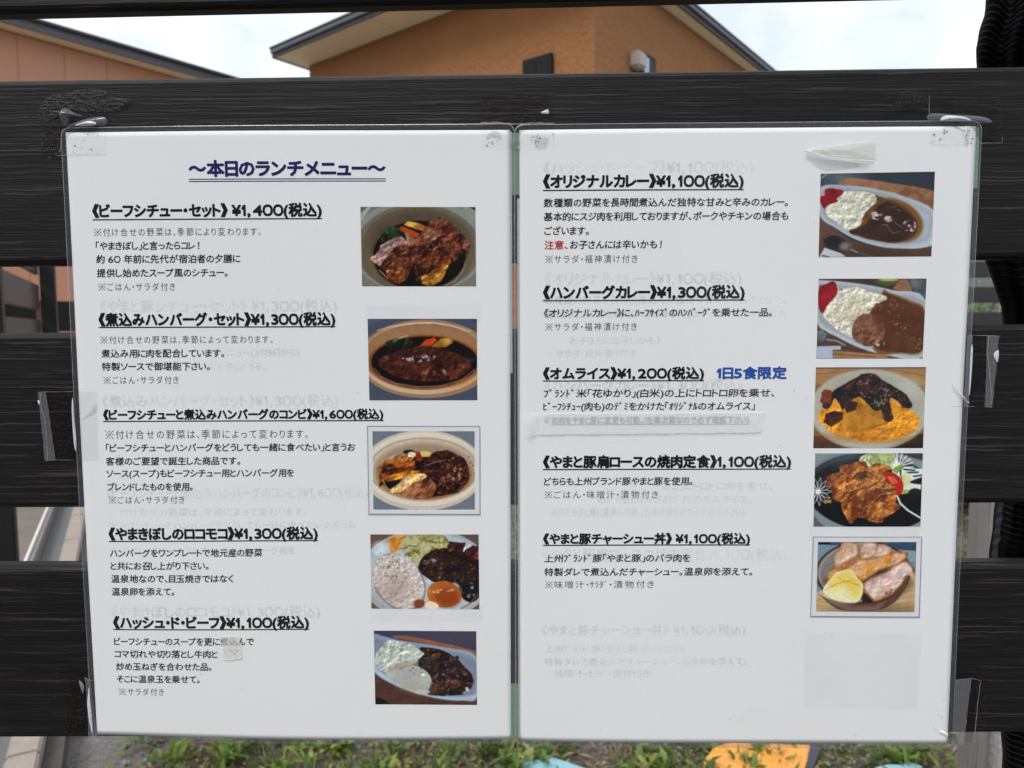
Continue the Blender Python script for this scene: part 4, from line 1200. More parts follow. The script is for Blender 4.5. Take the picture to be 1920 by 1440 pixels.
def pic4():
    p = Pic([(93, 840), (862, 840), (867, 1372), (101, 1366)], (106, 84, 74))
    p.E(490, 1130, 470, 330, (158, 168, 172), tex=.03); p.E(500, 1130, 440, 300, (172, 182, 188), tex=.03); p.E(160, 940, 55, 50, (204, 212, 220), al=.7, soft=10)
    p.P([(800, 840), (864, 840), (864, 900), (840, 880)], (92, 88, 92))
    p.P([(218, 880), (300, 845), (370, 850), (365, 900), (300, 950), (240, 975)], (190, 128, 56), wob=14, tex=.3, ts=30, hue=(206, 156, 86))
    m = p.pol([(310, 900), (380, 845), (600, 842), (650, 920), (600, 960), (440, 1040), (390, 1020), (330, 960)], 12); p.blend(m, (126, 120, 70), .5, 20, (176, 172, 132))
    for i in range(46):
        x, y = prng.uniform(330, 620), prng.uniform(850, 1000); a = prng.uniform(0, 3.1)
        if 310 < x - (y - 900) * .2: p.line([(x, y), (x + 46 * math.cos(a), y + 30 * math.sin(a))], prng.uniform(4, 8), [(206, 204, 172), (96, 98, 40), (178, 176, 120), (70, 72, 30)][i % 4], .85, 6)
    p.P([(440, 1040), (520, 960), (640, 940), (780, 960), (862, 1010), (866, 1200), (780, 1300), (700, 1180), (560, 1180), (470, 1120)], (34, 22, 20), wob=14, tex=.4)
    for pts, c in (([(640, 920), (660, 885), (778, 900), (740, 985), (650, 960)], (112, 68, 58)), ([(760, 960), (820, 920), (864, 930), (864, 1020), (800, 1030)], (88, 44, 36)), ([(510, 990), (560, 935), (620, 950), (600, 1020), (520, 1020)], (74, 36, 30))):
        p.P(pts, c, wob=10, tex=.4, ts=24, hue=(50, 26, 22))
    m = p.ell(650, 1090, 215, 92, 8, 18); p.blend(m, (56, 36, 26), .45, 26, (34, 20, 16)); p.relief(p.pol([(500, 960), (640, 890), (864, 930), (864, 1180), (500, 1180), (440, 1060)], soft=8), 16, 1.7, .3); p.glint(m, (204, 196, 190), .66, 34, 14, .8); p.glint(p.ell(520, 1040, 60, 30), (186, 196, 210), .54, 22, 12, .8)
    p.E(800, 1240, 80, 80, (26, 22, 26), wob=16, tex=.3); p.glint(p.ell(805, 1230, 60, 60), (196, 206, 220), .55, 22, 12, .9)
    p.line([(860, 1260), (800, 1330), (740, 1360)], 10, (150, 92, 36), .8, 8)
    m = p.ell(295, 1170, 160, 215, -38, 12); p.blend(p.ell(300, 1180, 170, 222, -38, 12) * .6, (110, 92, 84)); p.grains(m, [(176, 164, 158), (206, 198, 192)], 40); p.relief(m, 26, .7)
    p.blend(p.ell(250, 1250, 120, 110, -30, soft=40) * .45, (150, 128, 118))
    sp = p.ell(250, 1080, 140, 90, 35, 20); p.glint(sp, (62, 64, 40), .60, 60, 16, .95)
    p.E(440, 1330, 40, 30, (140, 78, 44), wob=8, tex=.3)
    p.E(540, 1320, 60, 45, (206, 184, 160), wob=14, tex=.15); p.E(618, 1265, 122, 96, (170, 102, 46), rot=10, wob=8, tex=.18); p.E(640, 1285, 86, 66, (136, 66, 24), rot=10, soft=12, al=.85); p.glint(p.ell(600, 1240, 90, 14, -6, 8), (226, 196, 170), .45, 20, 14, .9); p.E(530, 1345, 50, 30, (222, 206, 184), wob=12)
    p.line([(480, 1140), (505, 1170), (550, 1180)], 4, (180, 188, 200)); p.line([(690, 1170), (735, 1210), (745, 1260)], 4, (180, 186, 196), .8)
    return p
def pic5():
    p = Pic([(170, 95), (1704, 105), (1716, 1214), (193, 1197)], (70, 70, 84))
    p.blend(p.ell(900, 130, 900, 120, 0, soft=60) * .5, (92, 88, 102)); p.blend(p.ell(350, 120, 260, 50, 0, soft=40) * .6, (50, 54, 96))
    p.P([(160, 700), (800, 960), (1716, 1100), (1716, 1220), (160, 1220)], (88, 62, 52), tex=.2)
    for i in range(9): p.line([(180, 800 + i * 45), (800, 1060 + i * 45), (1700, 1180 + i * 45)], 9, (56, 38, 34), .6, 12)
    p.P([(180, 1090), (300, 1110), (400, 1190), (180, 1210)], (24, 22, 24), wob=10)
    p.P([(450, 190), (620, 165), (820, 200), (1300, 300), (1710, 410), (1716, 480), (1300, 370), (800, 260)], (142, 96, 76), wob=6, tex=.12)
    pl = [(160, 180), (300, 178), (560, 240), (1250, 350), (1710, 490), (1716, 1100), (1500, 1145), (1200, 1120), (800, 1030), (430, 880), (160, 670)]
    p.P(pl, (150, 168, 186), soft=3); p.P([(160, 215), (300, 205), (560, 270), (1230, 380), (1700, 540), (1700, 1030), (1450, 1090), (1150, 1070), (800, 975), (450, 820), (160, 620)], (126, 134, 150), tex=.05, soft=12)
    p.P([(160, 640), (450, 830), (800, 985), (1150, 1085), (1500, 1105), (1700, 1060), (1700, 1090), (1450, 1130), (1150, 1110), (800, 1015), (430, 870), (160, 680)], (176, 194, 212), soft=8)
    m0 = None; m = p.pol([(860, 370), (940, 345), (1150, 375), (1400, 500), (1500, 600), (1640, 760), (1660, 900), (1560, 1020), (1380, 1070), (1100, 1070), (960, 1040), (1000, 900), (840, 620)], 14); p.blend(m, (50, 32, 30), .35, 26, (34, 20, 20))
    for e in ((1100, 480, 90, 40), (1350, 560, 120, 50), (1200, 930, 160, 60), (1380, 900, 90, 70), (1310, 700, 60, 40), (1110, 820, 60, 50)): p.E(*e, (96, 62, 44), rot=-30, wob=30, tex=.4, hue=(60, 36, 28), ws=12)
    p.relief(m, 15, 1.8, .3); p.blend(p.ell(960, 580, 150, 90, 0, 30, soft=20) * .5, (62, 66, 52)); p.glint(m, (176, 160, 152), .64, 40, 14, .85); p.glint(p.ell(1530, 990, 90, 50), (206, 216, 230), .5, 24, 12, 1); p.glint(p.ell(1230, 680, 60, 90), (180, 186, 200), .55, 26, 12, .9)
    m = p.pol([(185, 560), (215, 430), (330, 300), (400, 245), (560, 255), (740, 300), (850, 380), (920, 430), (880, 500), (760, 590), (600, 620), (400, 720), (300, 700), (190, 640)], 22, 12); p.grains(m, [(162, 168, 160), (192, 200, 190)], 30); p.relief(m, 24, .9)
    p.blend(p.pol([(420, 650), (520, 580), (740, 560), (760, 600), (560, 660), (420, 720)], 16, soft=14) * .7, (160, 128, 100)); p.glint(p.ell(520, 420, 170, 80, 20), (110, 96, 60), .58, 40, 12, .7)
    p.P([(330, 740), (520, 660), (620, 700), (600, 900), (480, 880)], (164, 172, 162), wob=16, tex=.05)
    p.E(790, 820, 250, 195, (172, 176, 168), rot=18, wob=12, tex=.06); p.E(660, 780, 120, 130, (160, 152, 158), al=.7, soft=30); p.E(860, 960, 180, 70, (164, 150, 132), al=.6, soft=20); p.E(900, 1010, 110, 40, (176, 180, 176), wob=10)
    p.glint(p.ell(830, 700, 130, 80), (70, 74, 40), .58, 46, 14, .95); p.E(910, 755, 30, 22, (222, 228, 222), wob=6); p.glint(p.ell(750, 720, 100, 40), (222, 228, 226), .66, 30, 14, .8)
    return p
def pic6():
    p = Pic([(110, 62), (943, 47), (920, 665), (97, 671)], (52, 60, 68))
    p.blend(p.ell(260, 90, 100, 40, 0, soft=30) * .8, (120, 132, 140)); p.line([(110, 98), (158, 62)], 4, (200, 206, 210))
    p.P([(240, 135), (300, 98), (380, 96), (700, 140), (945, 195), (940, 340), (800, 250), (400, 160)], (146, 110, 84), wob=4, tex=.12, hue=(120, 86, 62))
    p.P([(90, 360), (200, 450), (350, 550), (640, 610), (930, 560), (925, 670), (90, 675)], (100, 74, 60), tex=.12); p.blend(p.ell(520, 640, 260, 60, 0, soft=40) * .8, (60, 44, 34))
    p.E(545, 380, 470, 190, (178, 190, 200), rot=17, soft=2); p.P([(108, 190), (130, 150), (230, 142), (480, 170), (700, 220), (935, 330), (920, 550), (800, 595), (600, 602), (380, 545), (210, 450), (108, 370)], (172, 182, 190), soft=3)
    p.P([(125, 195), (160, 160), (240, 152), (480, 182), (690, 234), (915, 345), (905, 520), (800, 568), (600, 578), (390, 525), (230, 440), (125, 350)], (146, 152, 156), soft=8, tex=.03); p.P([(690, 240), (915, 350), (905, 520), (830, 540), (860, 420)], (164, 174, 184), soft=16)
    p.E(650, 400, 215, 150, (122, 86, 36), rot=22, soft=5); m = p.pol([(500, 220), (560, 235), (700, 290), (790, 370), (822, 440), (790, 510), (680, 565), (540, 555), (400, 520), (320, 480), (420, 380), (470, 290)], 5); p.blend(m, (56, 33, 20), .22, 20, (68, 42, 24))
    p.P([(500, 220), (560, 232), (600, 260), (540, 290), (490, 290)], (90, 66, 44), wob=10, tex=.3)
    p.line([(500, 222), (600, 255), (700, 300), (780, 370), (812, 440), (780, 500), (700, 560), (600, 566), (450, 535), (350, 495)], 4, (150, 120, 104), .8)
    p.P([(420, 390), (480, 290), (520, 260), (540, 280), (440, 430), (380, 470), (330, 470)], (116, 74, 40), wob=12, tex=.4, al=.8)
    for e in ((520, 365, 50, 34), (610, 390, 40, 22), (765, 445, 52, 42)): p.glint(p.ell(*e, 0, 14), (210, 216, 226), .46, 30, 12, 1)
    p.line([(560, 430), (600, 430), (640, 490), (700, 480)], 4, (170, 172, 180), .8, 16); p.line([(620, 390), (660, 420), (700, 440)], 4, (170, 172, 180), .8, 16); p.line([(620, 300), (650, 305), (655, 290)], 3, (180, 170, 165), .8, 8); p.line([(670, 320), (700, 328)], 4, (180, 170, 165), .8, 8); p.glint(m, (130, 104, 90), .70, 36, 14, .6)
    m = p.pol([(150, 320), (200, 270), (230, 240), (270, 200), (340, 185), (480, 200), (512, 240), (500, 280), (440, 340), (400, 430), (310, 470), (240, 430), (170, 370)], 12, 12); p.grains(m, [(176, 174, 158), (212, 212, 198)], 30); p.relief(m, 24, .9)
    p.glint(p.ell(330, 260, 140, 70, 0), (170, 150, 104), .60, 26, 8, .5)
    p.P([(135, 220), (140, 180), (180, 172), (272, 185), (262, 215), (225, 240), (235, 262), (160, 290), (140, 318), (108, 270), (108, 225)], (140, 22, 34), wob=8, tex=.35, hue=(104, 12, 24)); p.glint(p.ell(180, 230, 80, 50), (190, 60, 70), .64, 30, 12, .6)
    p.E(230, 572, 100, 66, (52, 50, 50), rot=18, soft=2); p.E(210, 555, 66, 42, (34, 26, 28), rot=14, soft=8); p.E(290, 590, 40, 30, (120, 118, 116), soft=8); p.line([(320, 600), (370, 625), (430, 650), (500, 668)], 16, (78, 78, 80)); p.line([(140, 530), (180, 505), (240, 505), (300, 540)], 3, (170, 170, 172), .8); p.line([(330, 612), (380, 634)], 5, (196, 198, 200), .9)
    p.P([(100, 672), (140, 600), (260, 640), (300, 668)], (180, 186, 188)); p.line([(120, 660), (150, 664), (175, 670)], 6, (20, 20, 20), 1, 4)
    return p
def pic7():
    p = Pic([(97, 828), (886, 826), (859, 1411), (82, 1411)], (60, 54, 48))
    p.P([(90, 820), (560, 826), (520, 870), (200, 850)], (70, 58, 48)); p.P([(520, 826), (700, 828), (690, 860), (600, 880), (520, 860)], (84, 92, 42), soft=4); p.E(610, 834, 70, 10, (170, 168, 120))
    p.P([(640, 900), (700, 830), (745, 830), (790, 935)], (140, 104, 78), tex=.1); p.P([(760, 828), (886, 828), (880, 970), (790, 935)], (76, 84, 90), tex=.2); p.E(800, 860, 40, 30, (130, 138, 144), al=.6, soft=14)
    p.P([(85, 1160), (300, 1300), (560, 1390), (860, 1400), (860, 1412), (82, 1412)], (90, 66, 50), tex=.15)
    p.P([(90, 870), (130, 838), (420, 866), (640, 910), (876, 975), (862, 1395), (640, 1395), (420, 1340), (230, 1250), (86, 1150)], (176, 184, 192), soft=3); p.P([(100, 880), (140, 860), (420, 884), (640, 930), (872, 1000), (862, 1370), (640, 1372), (430, 1318), (250, 1230), (92, 1120)], (152, 156, 158), soft=8)
    m = p.pol([(560, 940), (600, 932), (760, 1000), (872, 1075), (862, 1340), (700, 1366), (520, 1330), (480, 1200), (480, 1060)], 6); p.blend(p.pol([(560, 940), (620, 932), (780, 992), (874, 1060), (862, 1350), (700, 1372), (500, 1340)], soft=4), (120, 84, 44)); p.blend(m, (92, 56, 28), .14, 14, (84, 50, 24)); p.glint(m, (156, 124, 96), .66, 40, 12, .7)
    p.glint(p.ell(600, 1020, 80, 60), (170, 146, 124), .56, 30, 12, .8); p.glint(p.ell(690, 1150, 60, 60), (214, 206, 196), .60, 40, 14, .9); p.glint(p.ell(810, 1300, 50, 50), (206, 196, 186), .62, 40, 14, .9)
    m = p.pol([(130, 1080), (170, 1010), (200, 950), (260, 910), (380, 890), (480, 920), (580, 950), (590, 985), (520, 1010), (480, 1060), (350, 1180), (350, 1250), (270, 1220), (150, 1130)], 12, 12); p.grains(m, [(180, 176, 158), (214, 212, 198)], 30); p.relief(m, 24, .9); p.blend(p.pol([(330, 960), (360, 940), (250, 1140), (220, 1130)], 10, soft=14) * .4, (176, 152, 112)); p.blend(p.pol([(430, 960), (460, 950), (330, 1130), (300, 1130)], 10, soft=14) * .4, (176, 152, 112))
    p.P([(480, 1060), (520, 1000), (560, 1010), (500, 1060)], (112, 70, 38), wob=8)
    m = p.ell(462, 1200, 122, 116, 25, 14); p.blend(m, (120, 84, 66), .3, 30, (98, 62, 46)); p.relief(m, 26, 1.3); p.blend(p.ell(440, 1150, 80, 50, 0, 12, soft=20) * .5, (150, 112, 96)); p.glint(m, (160, 130, 112), .62, 46, 12, .7); p.glint(p.ell(550, 1300, 34, 26), (220, 222, 226), .5, 26, 12, .9); p.blend(p.ell(550, 1130, 50, 50, 0, soft=14) * .7, (100, 56, 24))
    p.P([(97, 890), (140, 870), (210, 850), (236, 900), (225, 950), (170, 1010), (125, 1080), (95, 1010)], (134, 20, 34), wob=8, tex=.35, hue=(100, 12, 24)); p.glint(p.ell(160, 930, 60, 70), (186, 60, 74), .62, 30, 12, .6); p.E(268, 907, 6, 6, (150, 40, 50))
    p.E(120, 1255, 56, 56, (72, 74, 78), soft=2); p.E(112, 1250, 36, 36, (110, 114, 118), wob=6, tex=.4); p.line([(160, 1270), (230, 1280), (290, 1310)], 14, (130, 132, 136)); p.line([(88, 1220), (120, 1204), (160, 1240)], 4, (200, 204, 208), .8)
    p.P([(85, 1320), (262, 1316), (262, 1345), (200, 1345), (204, 1410), (84, 1410)], (166, 174, 190))
    p.P([(200, 1350), (600, 1385), (610, 1411), (206, 1411)], (154, 120, 84), tex=.08); p.line([(200, 1376), (520, 1398)], 5, (92, 66, 46)); p.line([(260, 1330), (440, 1352)], 6, (50, 36, 28), .7)
    return p
def pic8():
    p = Pic([(135, 40), (1067, 38), (1042, 722), (110, 722)], (130, 96, 62))
    p.P([(110, 30), (1070, 30), (1070, 56), (110, 58)], (70, 72, 84)); p.P([(130, 50), (1068, 48), (1064, 190), (130, 180)], (158, 124, 84), tex=.08); p.line([(130, 98), (400, 70), (800, 62), (1060, 110)], 5, (110, 80, 54), .8)
    p.P([(110, 620), (1045, 600), (1042, 724), (110, 724)], (84, 58, 42), tex=.15); p.P([(860, 690), (1045, 600), (1042, 724), (800, 724)], (36, 26, 24))
    p.E(588, 400, 510, 342, (150, 150, 140), soft=3); p.E(588, 392, 502, 330, (172, 170, 158), tex=.02, soft=4); p.E(588, 360, 440, 270, (160, 156, 144), tex=.03, soft=22); p.E(930, 220, 90, 70, (182, 186, 180), al=.7, soft=30)
    m = p.ell(588, 480, 425, 188, 3, 14); p.blend(m, (206, 140, 36), .2, 20, (218, 160, 58)); p.relief(m, 12, 1.0, .15); p.blend(p.ell(590, 640, 360, 30, 2, 8, soft=14) * .6, (150, 92, 20))
    p.blend(p.pol([(360, 520), (420, 340), (520, 280), (680, 330), (720, 480), (620, 560), (420, 580)], 14, soft=8), (184, 132, 46), .18, 16, (160, 112, 42)); p.blend(p.pol([(760, 310), (830, 350), (860, 420), (790, 480), (770, 420)], 12, soft=8), (196, 140, 44), .2)
    for i in range(26): 
        x = prng.uniform(480, 950); y = 620 - abs(x - 560) * .15 + prng.uniform(-50, 20); p.line([(x, y), (x + prng.uniform(30, 90), y - prng.uniform(-6, 22))], 6, [(150, 92, 18), (224, 172, 78)][i % 2], .55, 16)
    p.P([(300, 290), (340, 300), (330, 360), (240, 410), (230, 390)], (206, 148, 62), wob=8)
    m = p.pol([(190, 360), (270, 250), (340, 195), (480, 130), (540, 92), (640, 96), (700, 150), (800, 205), (900, 260), (948, 330), (945, 372), (880, 370), (800, 300), (760, 310), (780, 420), (790, 470), (720, 496), (690, 400), (640, 410), (560, 330), (500, 290), (420, 330), (360, 400), (330, 340), (290, 300), (250, 380)], 12, 10); p.blend(m, (38, 24, 24), .4, 24, (60, 36, 30)); p.relief(m, 18, 2.0, .45)
    p.glint(p.pol([(480, 150), (640, 110), (760, 230), (760, 300), (660, 390), (540, 300), (490, 220)], 10), (150, 170, 176), .54, 34, 12, .8); p.glint(m, (130, 104, 96), .62, 36, 12, .6); p.glint(p.pol([(800, 220), (930, 300), (945, 360), (860, 350)]), (120, 122, 130), .55, 24, 12, .7)
    for pts in ([(170, 330), (205, 228), (270, 240), (268, 350), (200, 362)], [(200, 500), (215, 425), (290, 405), (362, 420), (360, 480), (260, 540)], [(480, 190), (600, 180), (600, 240), (490, 235)], [(370, 360), (420, 320), (490, 340), (470, 400), (400, 420)]): p.P(pts, (96, 52, 34), wob=10, tex=.35, hue=(58, 30, 22))
    p.P([(180, 250), (210, 230), (265, 245), (250, 330), (185, 335)], (122, 66, 40), wob=6, tex=.2)
    p.glint(p.ell(590, 370, 110, 40), (52, 60, 36), .52, 46, 12, .8); p.glint(p.ell(620, 440, 120, 60), (80, 60, 30), .68, 40, 14, .9); p.line([(600, 548), (700, 520), (780, 496)], 7, (110, 60, 30), .8, 10); p.glint(p.ell(745, 420, 40, 60), (190, 170, 150), .68, 40, 14, .8)
    return p
def pic9():
    p = Pic([(127, 765), (1041, 765), (1017, 1384), (109, 1381)], (128, 140, 142))
    p.P([(110, 1275), (210, 1381), (108, 1383)], (100, 104, 106), tex=.2); p.blend(p.pol([(800, 760), (1045, 760), (1045, 830)], soft=3), (66, 62, 64))
    p.E(600, 1090, 560, 325, (46, 50, 56), rot=5, soft=3); p.E(610, 1110, 540, 310, (26, 28, 31), rot=5, tex=.15); p.blend(p.ell(400, 800, 120, 30, -20, soft=30) * .8, (96, 110, 122)); p.line([(112, 1285), (160, 1335), (210, 1380)], 5, (170, 176, 180), .8)
    for pts in ([(800, 1040), (900, 1010), (1028, 1025), (1020, 1075), (960, 1050), (860, 1110)], [(780, 790), (830, 830), (860, 980), (1000, 1040), (880, 1070), (820, 1000), (760, 860)], [(860, 880), (1034, 895), (1034, 960), (930, 1000), (860, 960)]): p.P(pts, (206, 212, 212), wob=8, tex=.05)
    for a in range(9): p.line([(830, 880), (830 + 130 * math.cos(-2.3 + a * .33), 880 + 110 * math.sin(-2.3 + a * .33))], 11, (214, 220, 220), .95, 4)
    for q in ([(880, 900), (970, 912)], [(900, 930), (1000, 925)], [(960, 960), (1034, 950)]): p.line(q, 12, (24, 26, 30), .95, 4)
    p.line([(820, 1120), (850, 1190), (920, 1250), (1017, 1305)], 16, (206, 210, 208), 1, 6)
    for a in range(13):
        t = a * .49; c_ = (150, 1085); rx, ry = 115, 120
        q = [(c_[0], c_[1]), (c_[0] + rx * .62 * math.cos(t - .2), c_[1] + ry * .62 * math.sin(t - .2)), (c_[0] + rx * math.cos(t), c_[1] + ry * math.sin(t)), (c_[0] + rx * .62 * math.cos(t + .2), c_[1] + ry * .62 * math.sin(t + .2)), (c_[0], c_[1])]
        p.line(q, 5.5, (212, 216, 214), .95)
    p.E(150, 1085, 22, 22, (214, 216, 214), wob=4); p.E(235, 1165, 30, 16, (186, 130, 60), wob=10)
    m = p.pol([(500, 830), (560, 768), (780, 768), (800, 850), (760, 910), (640, 880), (560, 880)], 14); p.blend(m, (150, 160, 110), .3, 22, (206, 212, 186))
    for i in range(34):
        x, y = prng.uniform(530, 790), prng.uniform(775, 880); a = prng.uniform(0, 3.1); p.line([(x, y), (x + 34 * math.cos(a), y + 30 * math.sin(a))], 7, [(222, 226, 210), (120, 146, 44), (176, 190, 110), (86, 110, 34)][i % 4], .8, 6)
    p.P([(770, 900), (860, 850), (880, 880), (820, 940)], (126, 150, 60), wob=8, tex=.3); p.E(900, 990, 40, 60, (196, 202, 150), wob=16, tex=.2); p.E(890, 1088, 28, 18, (150, 166, 80), wob=6)
    m = p.pol([(720, 930), (770, 920), (850, 970), (875, 1040), (860, 1100), (820, 1120), (790, 1040), (740, 1000)], 4); p.blend(m, (176, 34, 24), .12); p.P([(735, 965), (790, 960), (830, 1010), (780, 1030)], (196, 96, 76), wob=8, tex=.3)
    m = p.pol([(220, 970), (330, 920), (330, 875), (440, 845), (560, 830), (580, 880), (640, 850), (720, 870), (770, 900), (720, 930), (740, 1000), (815, 1060), (810, 1180), (850, 1215), (720, 1310), (690, 1350), (610, 1340), (500, 1310), (415, 1350), (350, 1220), (340, 1170), (280, 1150), (265, 1070)], 14, 9); p.blend(m, (158, 100, 54), .3, 20, (184, 126, 70)); p.relief(m, 9, 1.3, .1); p.relief(m, 24, .6); p.blend(m * np.clip((p.n(9) - .52) * 9, 0, 1) * .75, (96, 48, 28)); p.glint(m, (66, 30, 18), .60, 26, 12, .8); p.glint(m, (222, 186, 150), .66, 40, 14, .8)
    for q in ([(400, 1010), (480, 940), (560, 920), (640, 960)], [(360, 1110), (480, 1080), (600, 1040)], [(600, 1200), (680, 1120), (800, 1100)], [(640, 1060), (720, 1080), (810, 1060)], [(560, 1310), (600, 1240), (620, 1180)]): p.line(q, 9, (60, 30, 18), .75, 14); p.line([(x + 4, y - 14) for x, y in q], 7, (206, 146, 84), .6, 14)
    p.E(520, 960, 40, 30, (60, 44, 26), wob=10, soft=10, al=.8)
    p.E(235, 900, 26, 20, (20, 20, 22), wob=14)
    return p
def pic10():
    p = Pic([(176, 105), (940, 108), (922, 648), (160, 640)], (110, 134, 152))
    p.P([(176, 104), (940, 104), (938, 180), (700, 150), (176, 125)], (62, 82, 104), tex=.15); p.P([(176, 125), (330, 130), (300, 200), (176, 240)], (120, 140, 152)); p.P([(176, 104), (270, 104), (270, 122), (176, 122)], (24, 30, 44)); p.P([(740, 165), (938, 175), (935, 260), (860, 250)], (130, 150, 158))
    p.P([(150, 490), (940, 360), (925, 650), (155, 650)], (186, 162, 124), tex=.08)
    for i in range(11): p.line([(160, 500 + i * 16), (400, 530 + i * 17), (920, 400 + i * 26)], 4, (146, 118, 84), .55, 16)
    p.blend(p.ell(640, 630, 220, 34, 0, soft=26) * .7, (84, 62, 48))
    p.P([(166, 480), (250, 540), (560, 585), (800, 500), (880, 400), (800, 540), (680, 620), (560, 636), (360, 630), (250, 570)], (96, 72, 66), tex=.1); p.P([(250, 560), (400, 600), (600, 600), (700, 560), (640, 630), (400, 636)], (120, 98, 90), soft=6)
    p.E(525, 340, 372, 245, (84, 46, 40), rot=-2, soft=2); p.E(525, 338, 352, 228, (150, 154, 150), rot=-2, soft=3); p.E(525, 335, 335, 210, (126, 128, 122), rot=-2, soft=4); p.line([(300, 260), (240, 290), (200, 360), (215, 430)], 4, (120, 84, 70), .9)
    p.E(560, 420, 330, 130, (90, 76, 60), soft=10); p.P([(510, 500), (600, 500), (600, 570), (520, 570)], (52, 50, 34), wob=14, tex=.6)
    def slice_(pts, c=(206, 184, 170), h=(186, 156, 130)):
        p.blend(p.pol(pts, 6, soft=5), (170, 118, 62), .3, 20, (120, 72, 40)); cx = sum(a for a, _ in pts) / len(pts); cy = sum(b for _, b in pts) / len(pts)
        p.P([(cx + (a - cx) * .93, cy + (b - cy) * .90) for a, b in pts], c, wob=8, tex=.12, hue=h, soft=6)
    slice_([(500, 220), (520, 130), (570, 106), (630, 120), (640, 170), (600, 225), (540, 235)])
    slice_([(600, 225), (640, 140), (690, 122), (740, 150), (735, 190), (680, 240)])
    slice_([(300, 290), (305, 200), (350, 150), (370, 106), (470, 106), (488, 160), (480, 210), (400, 260), (320, 330)])
    slice_([(240, 390), (280, 320), (400, 250), (490, 210), (495, 240), (420, 290), (330, 340), (260, 395)], (206, 164, 116), (176, 122, 74))
    slice_([(380, 310), (480, 250), (620, 230), (780, 180), (866, 190), (850, 240), (760, 280), (640, 330), (520, 400), (470, 370)], (200, 164, 140), (196, 140, 70))
    p.blend(p.pol([(480, 300), (600, 250), (740, 270), (660, 310), (500, 380)], 14, soft=10) * .5, (200, 140, 66))
    slice_([(520, 440), (600, 380), (720, 330), (800, 270), (860, 250), (920, 310), (930, 380), (870, 360), (820, 430), (740, 510), (620, 560), (560, 520)], (212, 192, 184), (192, 160, 150))
    p.relief(p.pol([(250, 390), (310, 200), (370, 110), (740, 130), (866, 190), (930, 310), (930, 380), (740, 510), (620, 560), (500, 400)], soft=8), 10, .5)
    p.glint(p.pol([(690, 440), (820, 390), (740, 510), (690, 520)]), (110, 60, 40), .5, 26, 10, .8)
    m = p.pol([(215, 480), (270, 390), (340, 335), (440, 320), (480, 380), (520, 430), (515, 510), (480, 570), (380, 570), (280, 540)], 8); p.blend(m, (214, 214, 180), .06, 10, (212, 196, 118)); p.blend(p.pol([(290, 370), (400, 335), (480, 380), (515, 440), (505, 520), (450, 530), (400, 440), (260, 470)], 12, soft=8) * .75, (216, 190, 92)); p.line([(230, 480), (330, 420), (420, 405), (500, 440)], 6, (176, 128, 50), .8, 12); p.blend(p.ell(330, 520, 90, 40, 15, soft=20) * .7, (220, 224, 208)); p.line([(320, 370), (370, 400), (460, 400)], 4, (190, 140, 60), .7, 8)
    return p
m_print, ntp, pp, op = newmat('printed_photo_ink')
ap_ = N(ntp, 'ShaderNodeVertexColor'); ap_.layer_name = 'tint'
ntp.links.new(ap_.outputs[0], pp.inputs['Base Color']); pp.inputs['Roughness'].default_value = .75; pp.inputs['Specular IOR Level'].default_value = .1
ZO = {1: (660, 370, 3.6), 2: (660, 370, 3.6), 3: (670, 780, 3.788), 4: (670, 780, 3.788), 5: (680, 1170, 8), 6: (1510, 310, 3.892), 7: (1510, 310, 3.892), 8: (1500, 680, 4.5), 9: (1500, 680, 4.5), 10: (1490, 990, 4.115)}
PRINT_GAIN = 1.22
def srgb_lin(I):
    I = np.clip(I, 0, 255) / 255
    return np.where(I <= .04045, I / 12.92, ((I + .055) / 1.055) ** 2.4)
DL = ['beef stew in a brown bowl', 'simmered hamburger steak in dark sauce', 'white framed photo of stew and hamburger combination', 'loco moco plate with rice and egg', 'hashed beef with rice and soft egg', 'curry rice with red pickles and spoon', 'hamburger curry with red pickles', 'omelette rice under dark sauce', 'grilled pork on a black flower plate', 'white framed photo of roast pork rice bowl']
for k, fn in enumerate((pic1, pic2, pic3, pic4, pic5, pic6, pic7, pic8, pic9, pic10), 1):
    pc = fn(); ox, oy, sc = ZO[k]
    Q = [(ox + x / sc, oy + y / sc) for x, y in pc.q]
    nz = 1 + .10 * (vnoise(pc.X / pc.w + 3, pc.Y / pc.w + 3, 75, 99 + k, 2) - .5)
    pc.I = (128 + (pc.I - 128) * 1.16 - 4) * nz[..., None]
    Ip = np.pad(pc.I, ((1, 1), (1, 1), (0, 0)), mode='edge')      # the printer's softness
    pc.I = (Ip[1:-1, 1:-1] * 2 + Ip[:-2, 1:-1] + Ip[2:, 1:-1] + Ip[1:-1, :-2] + Ip[1:-1, 2:]) / 6
    V, F = quad_grid(Q, pc.nu, pc.nv, L_PIC)
    o = npmesh('dish_photo', V, F, m_print, pageL if k <= 5 else pageR, srgb_lin(pc.I).reshape(-1, 3) * PRINT_GAIN)
    o['label'] = DL[k - 1]
def fr(Qz, z, parent, lift, mat, name='photo_border'):
    ox, oy, sc = z; flat_quad(name, [(ox + x / sc, oy + y / sc) for x, y in Qz], lift, mat, parent, 30, 24)
K_sh = ink('ink_soft_shadow', (.25, .27, .31)); K_mat = simple('printed_white_border', (.76, .775, .785), .8, .02, 30)
K_sh2 = ink('ink_faint_shadow', (.5, .52, .55))
fr([(68, 68), (876, 70), (878, 710), (78, 708)], ZO[3], pageL, .000343, K_sh2); fr([(72, 72), (872, 74), (873, 702), (82, 699)], ZO[3], pageL, .000346, K_sh); fr([(77, 77), (867, 79), (868, 694), (87, 692)], ZO[3], pageL, .000350, K_mat)
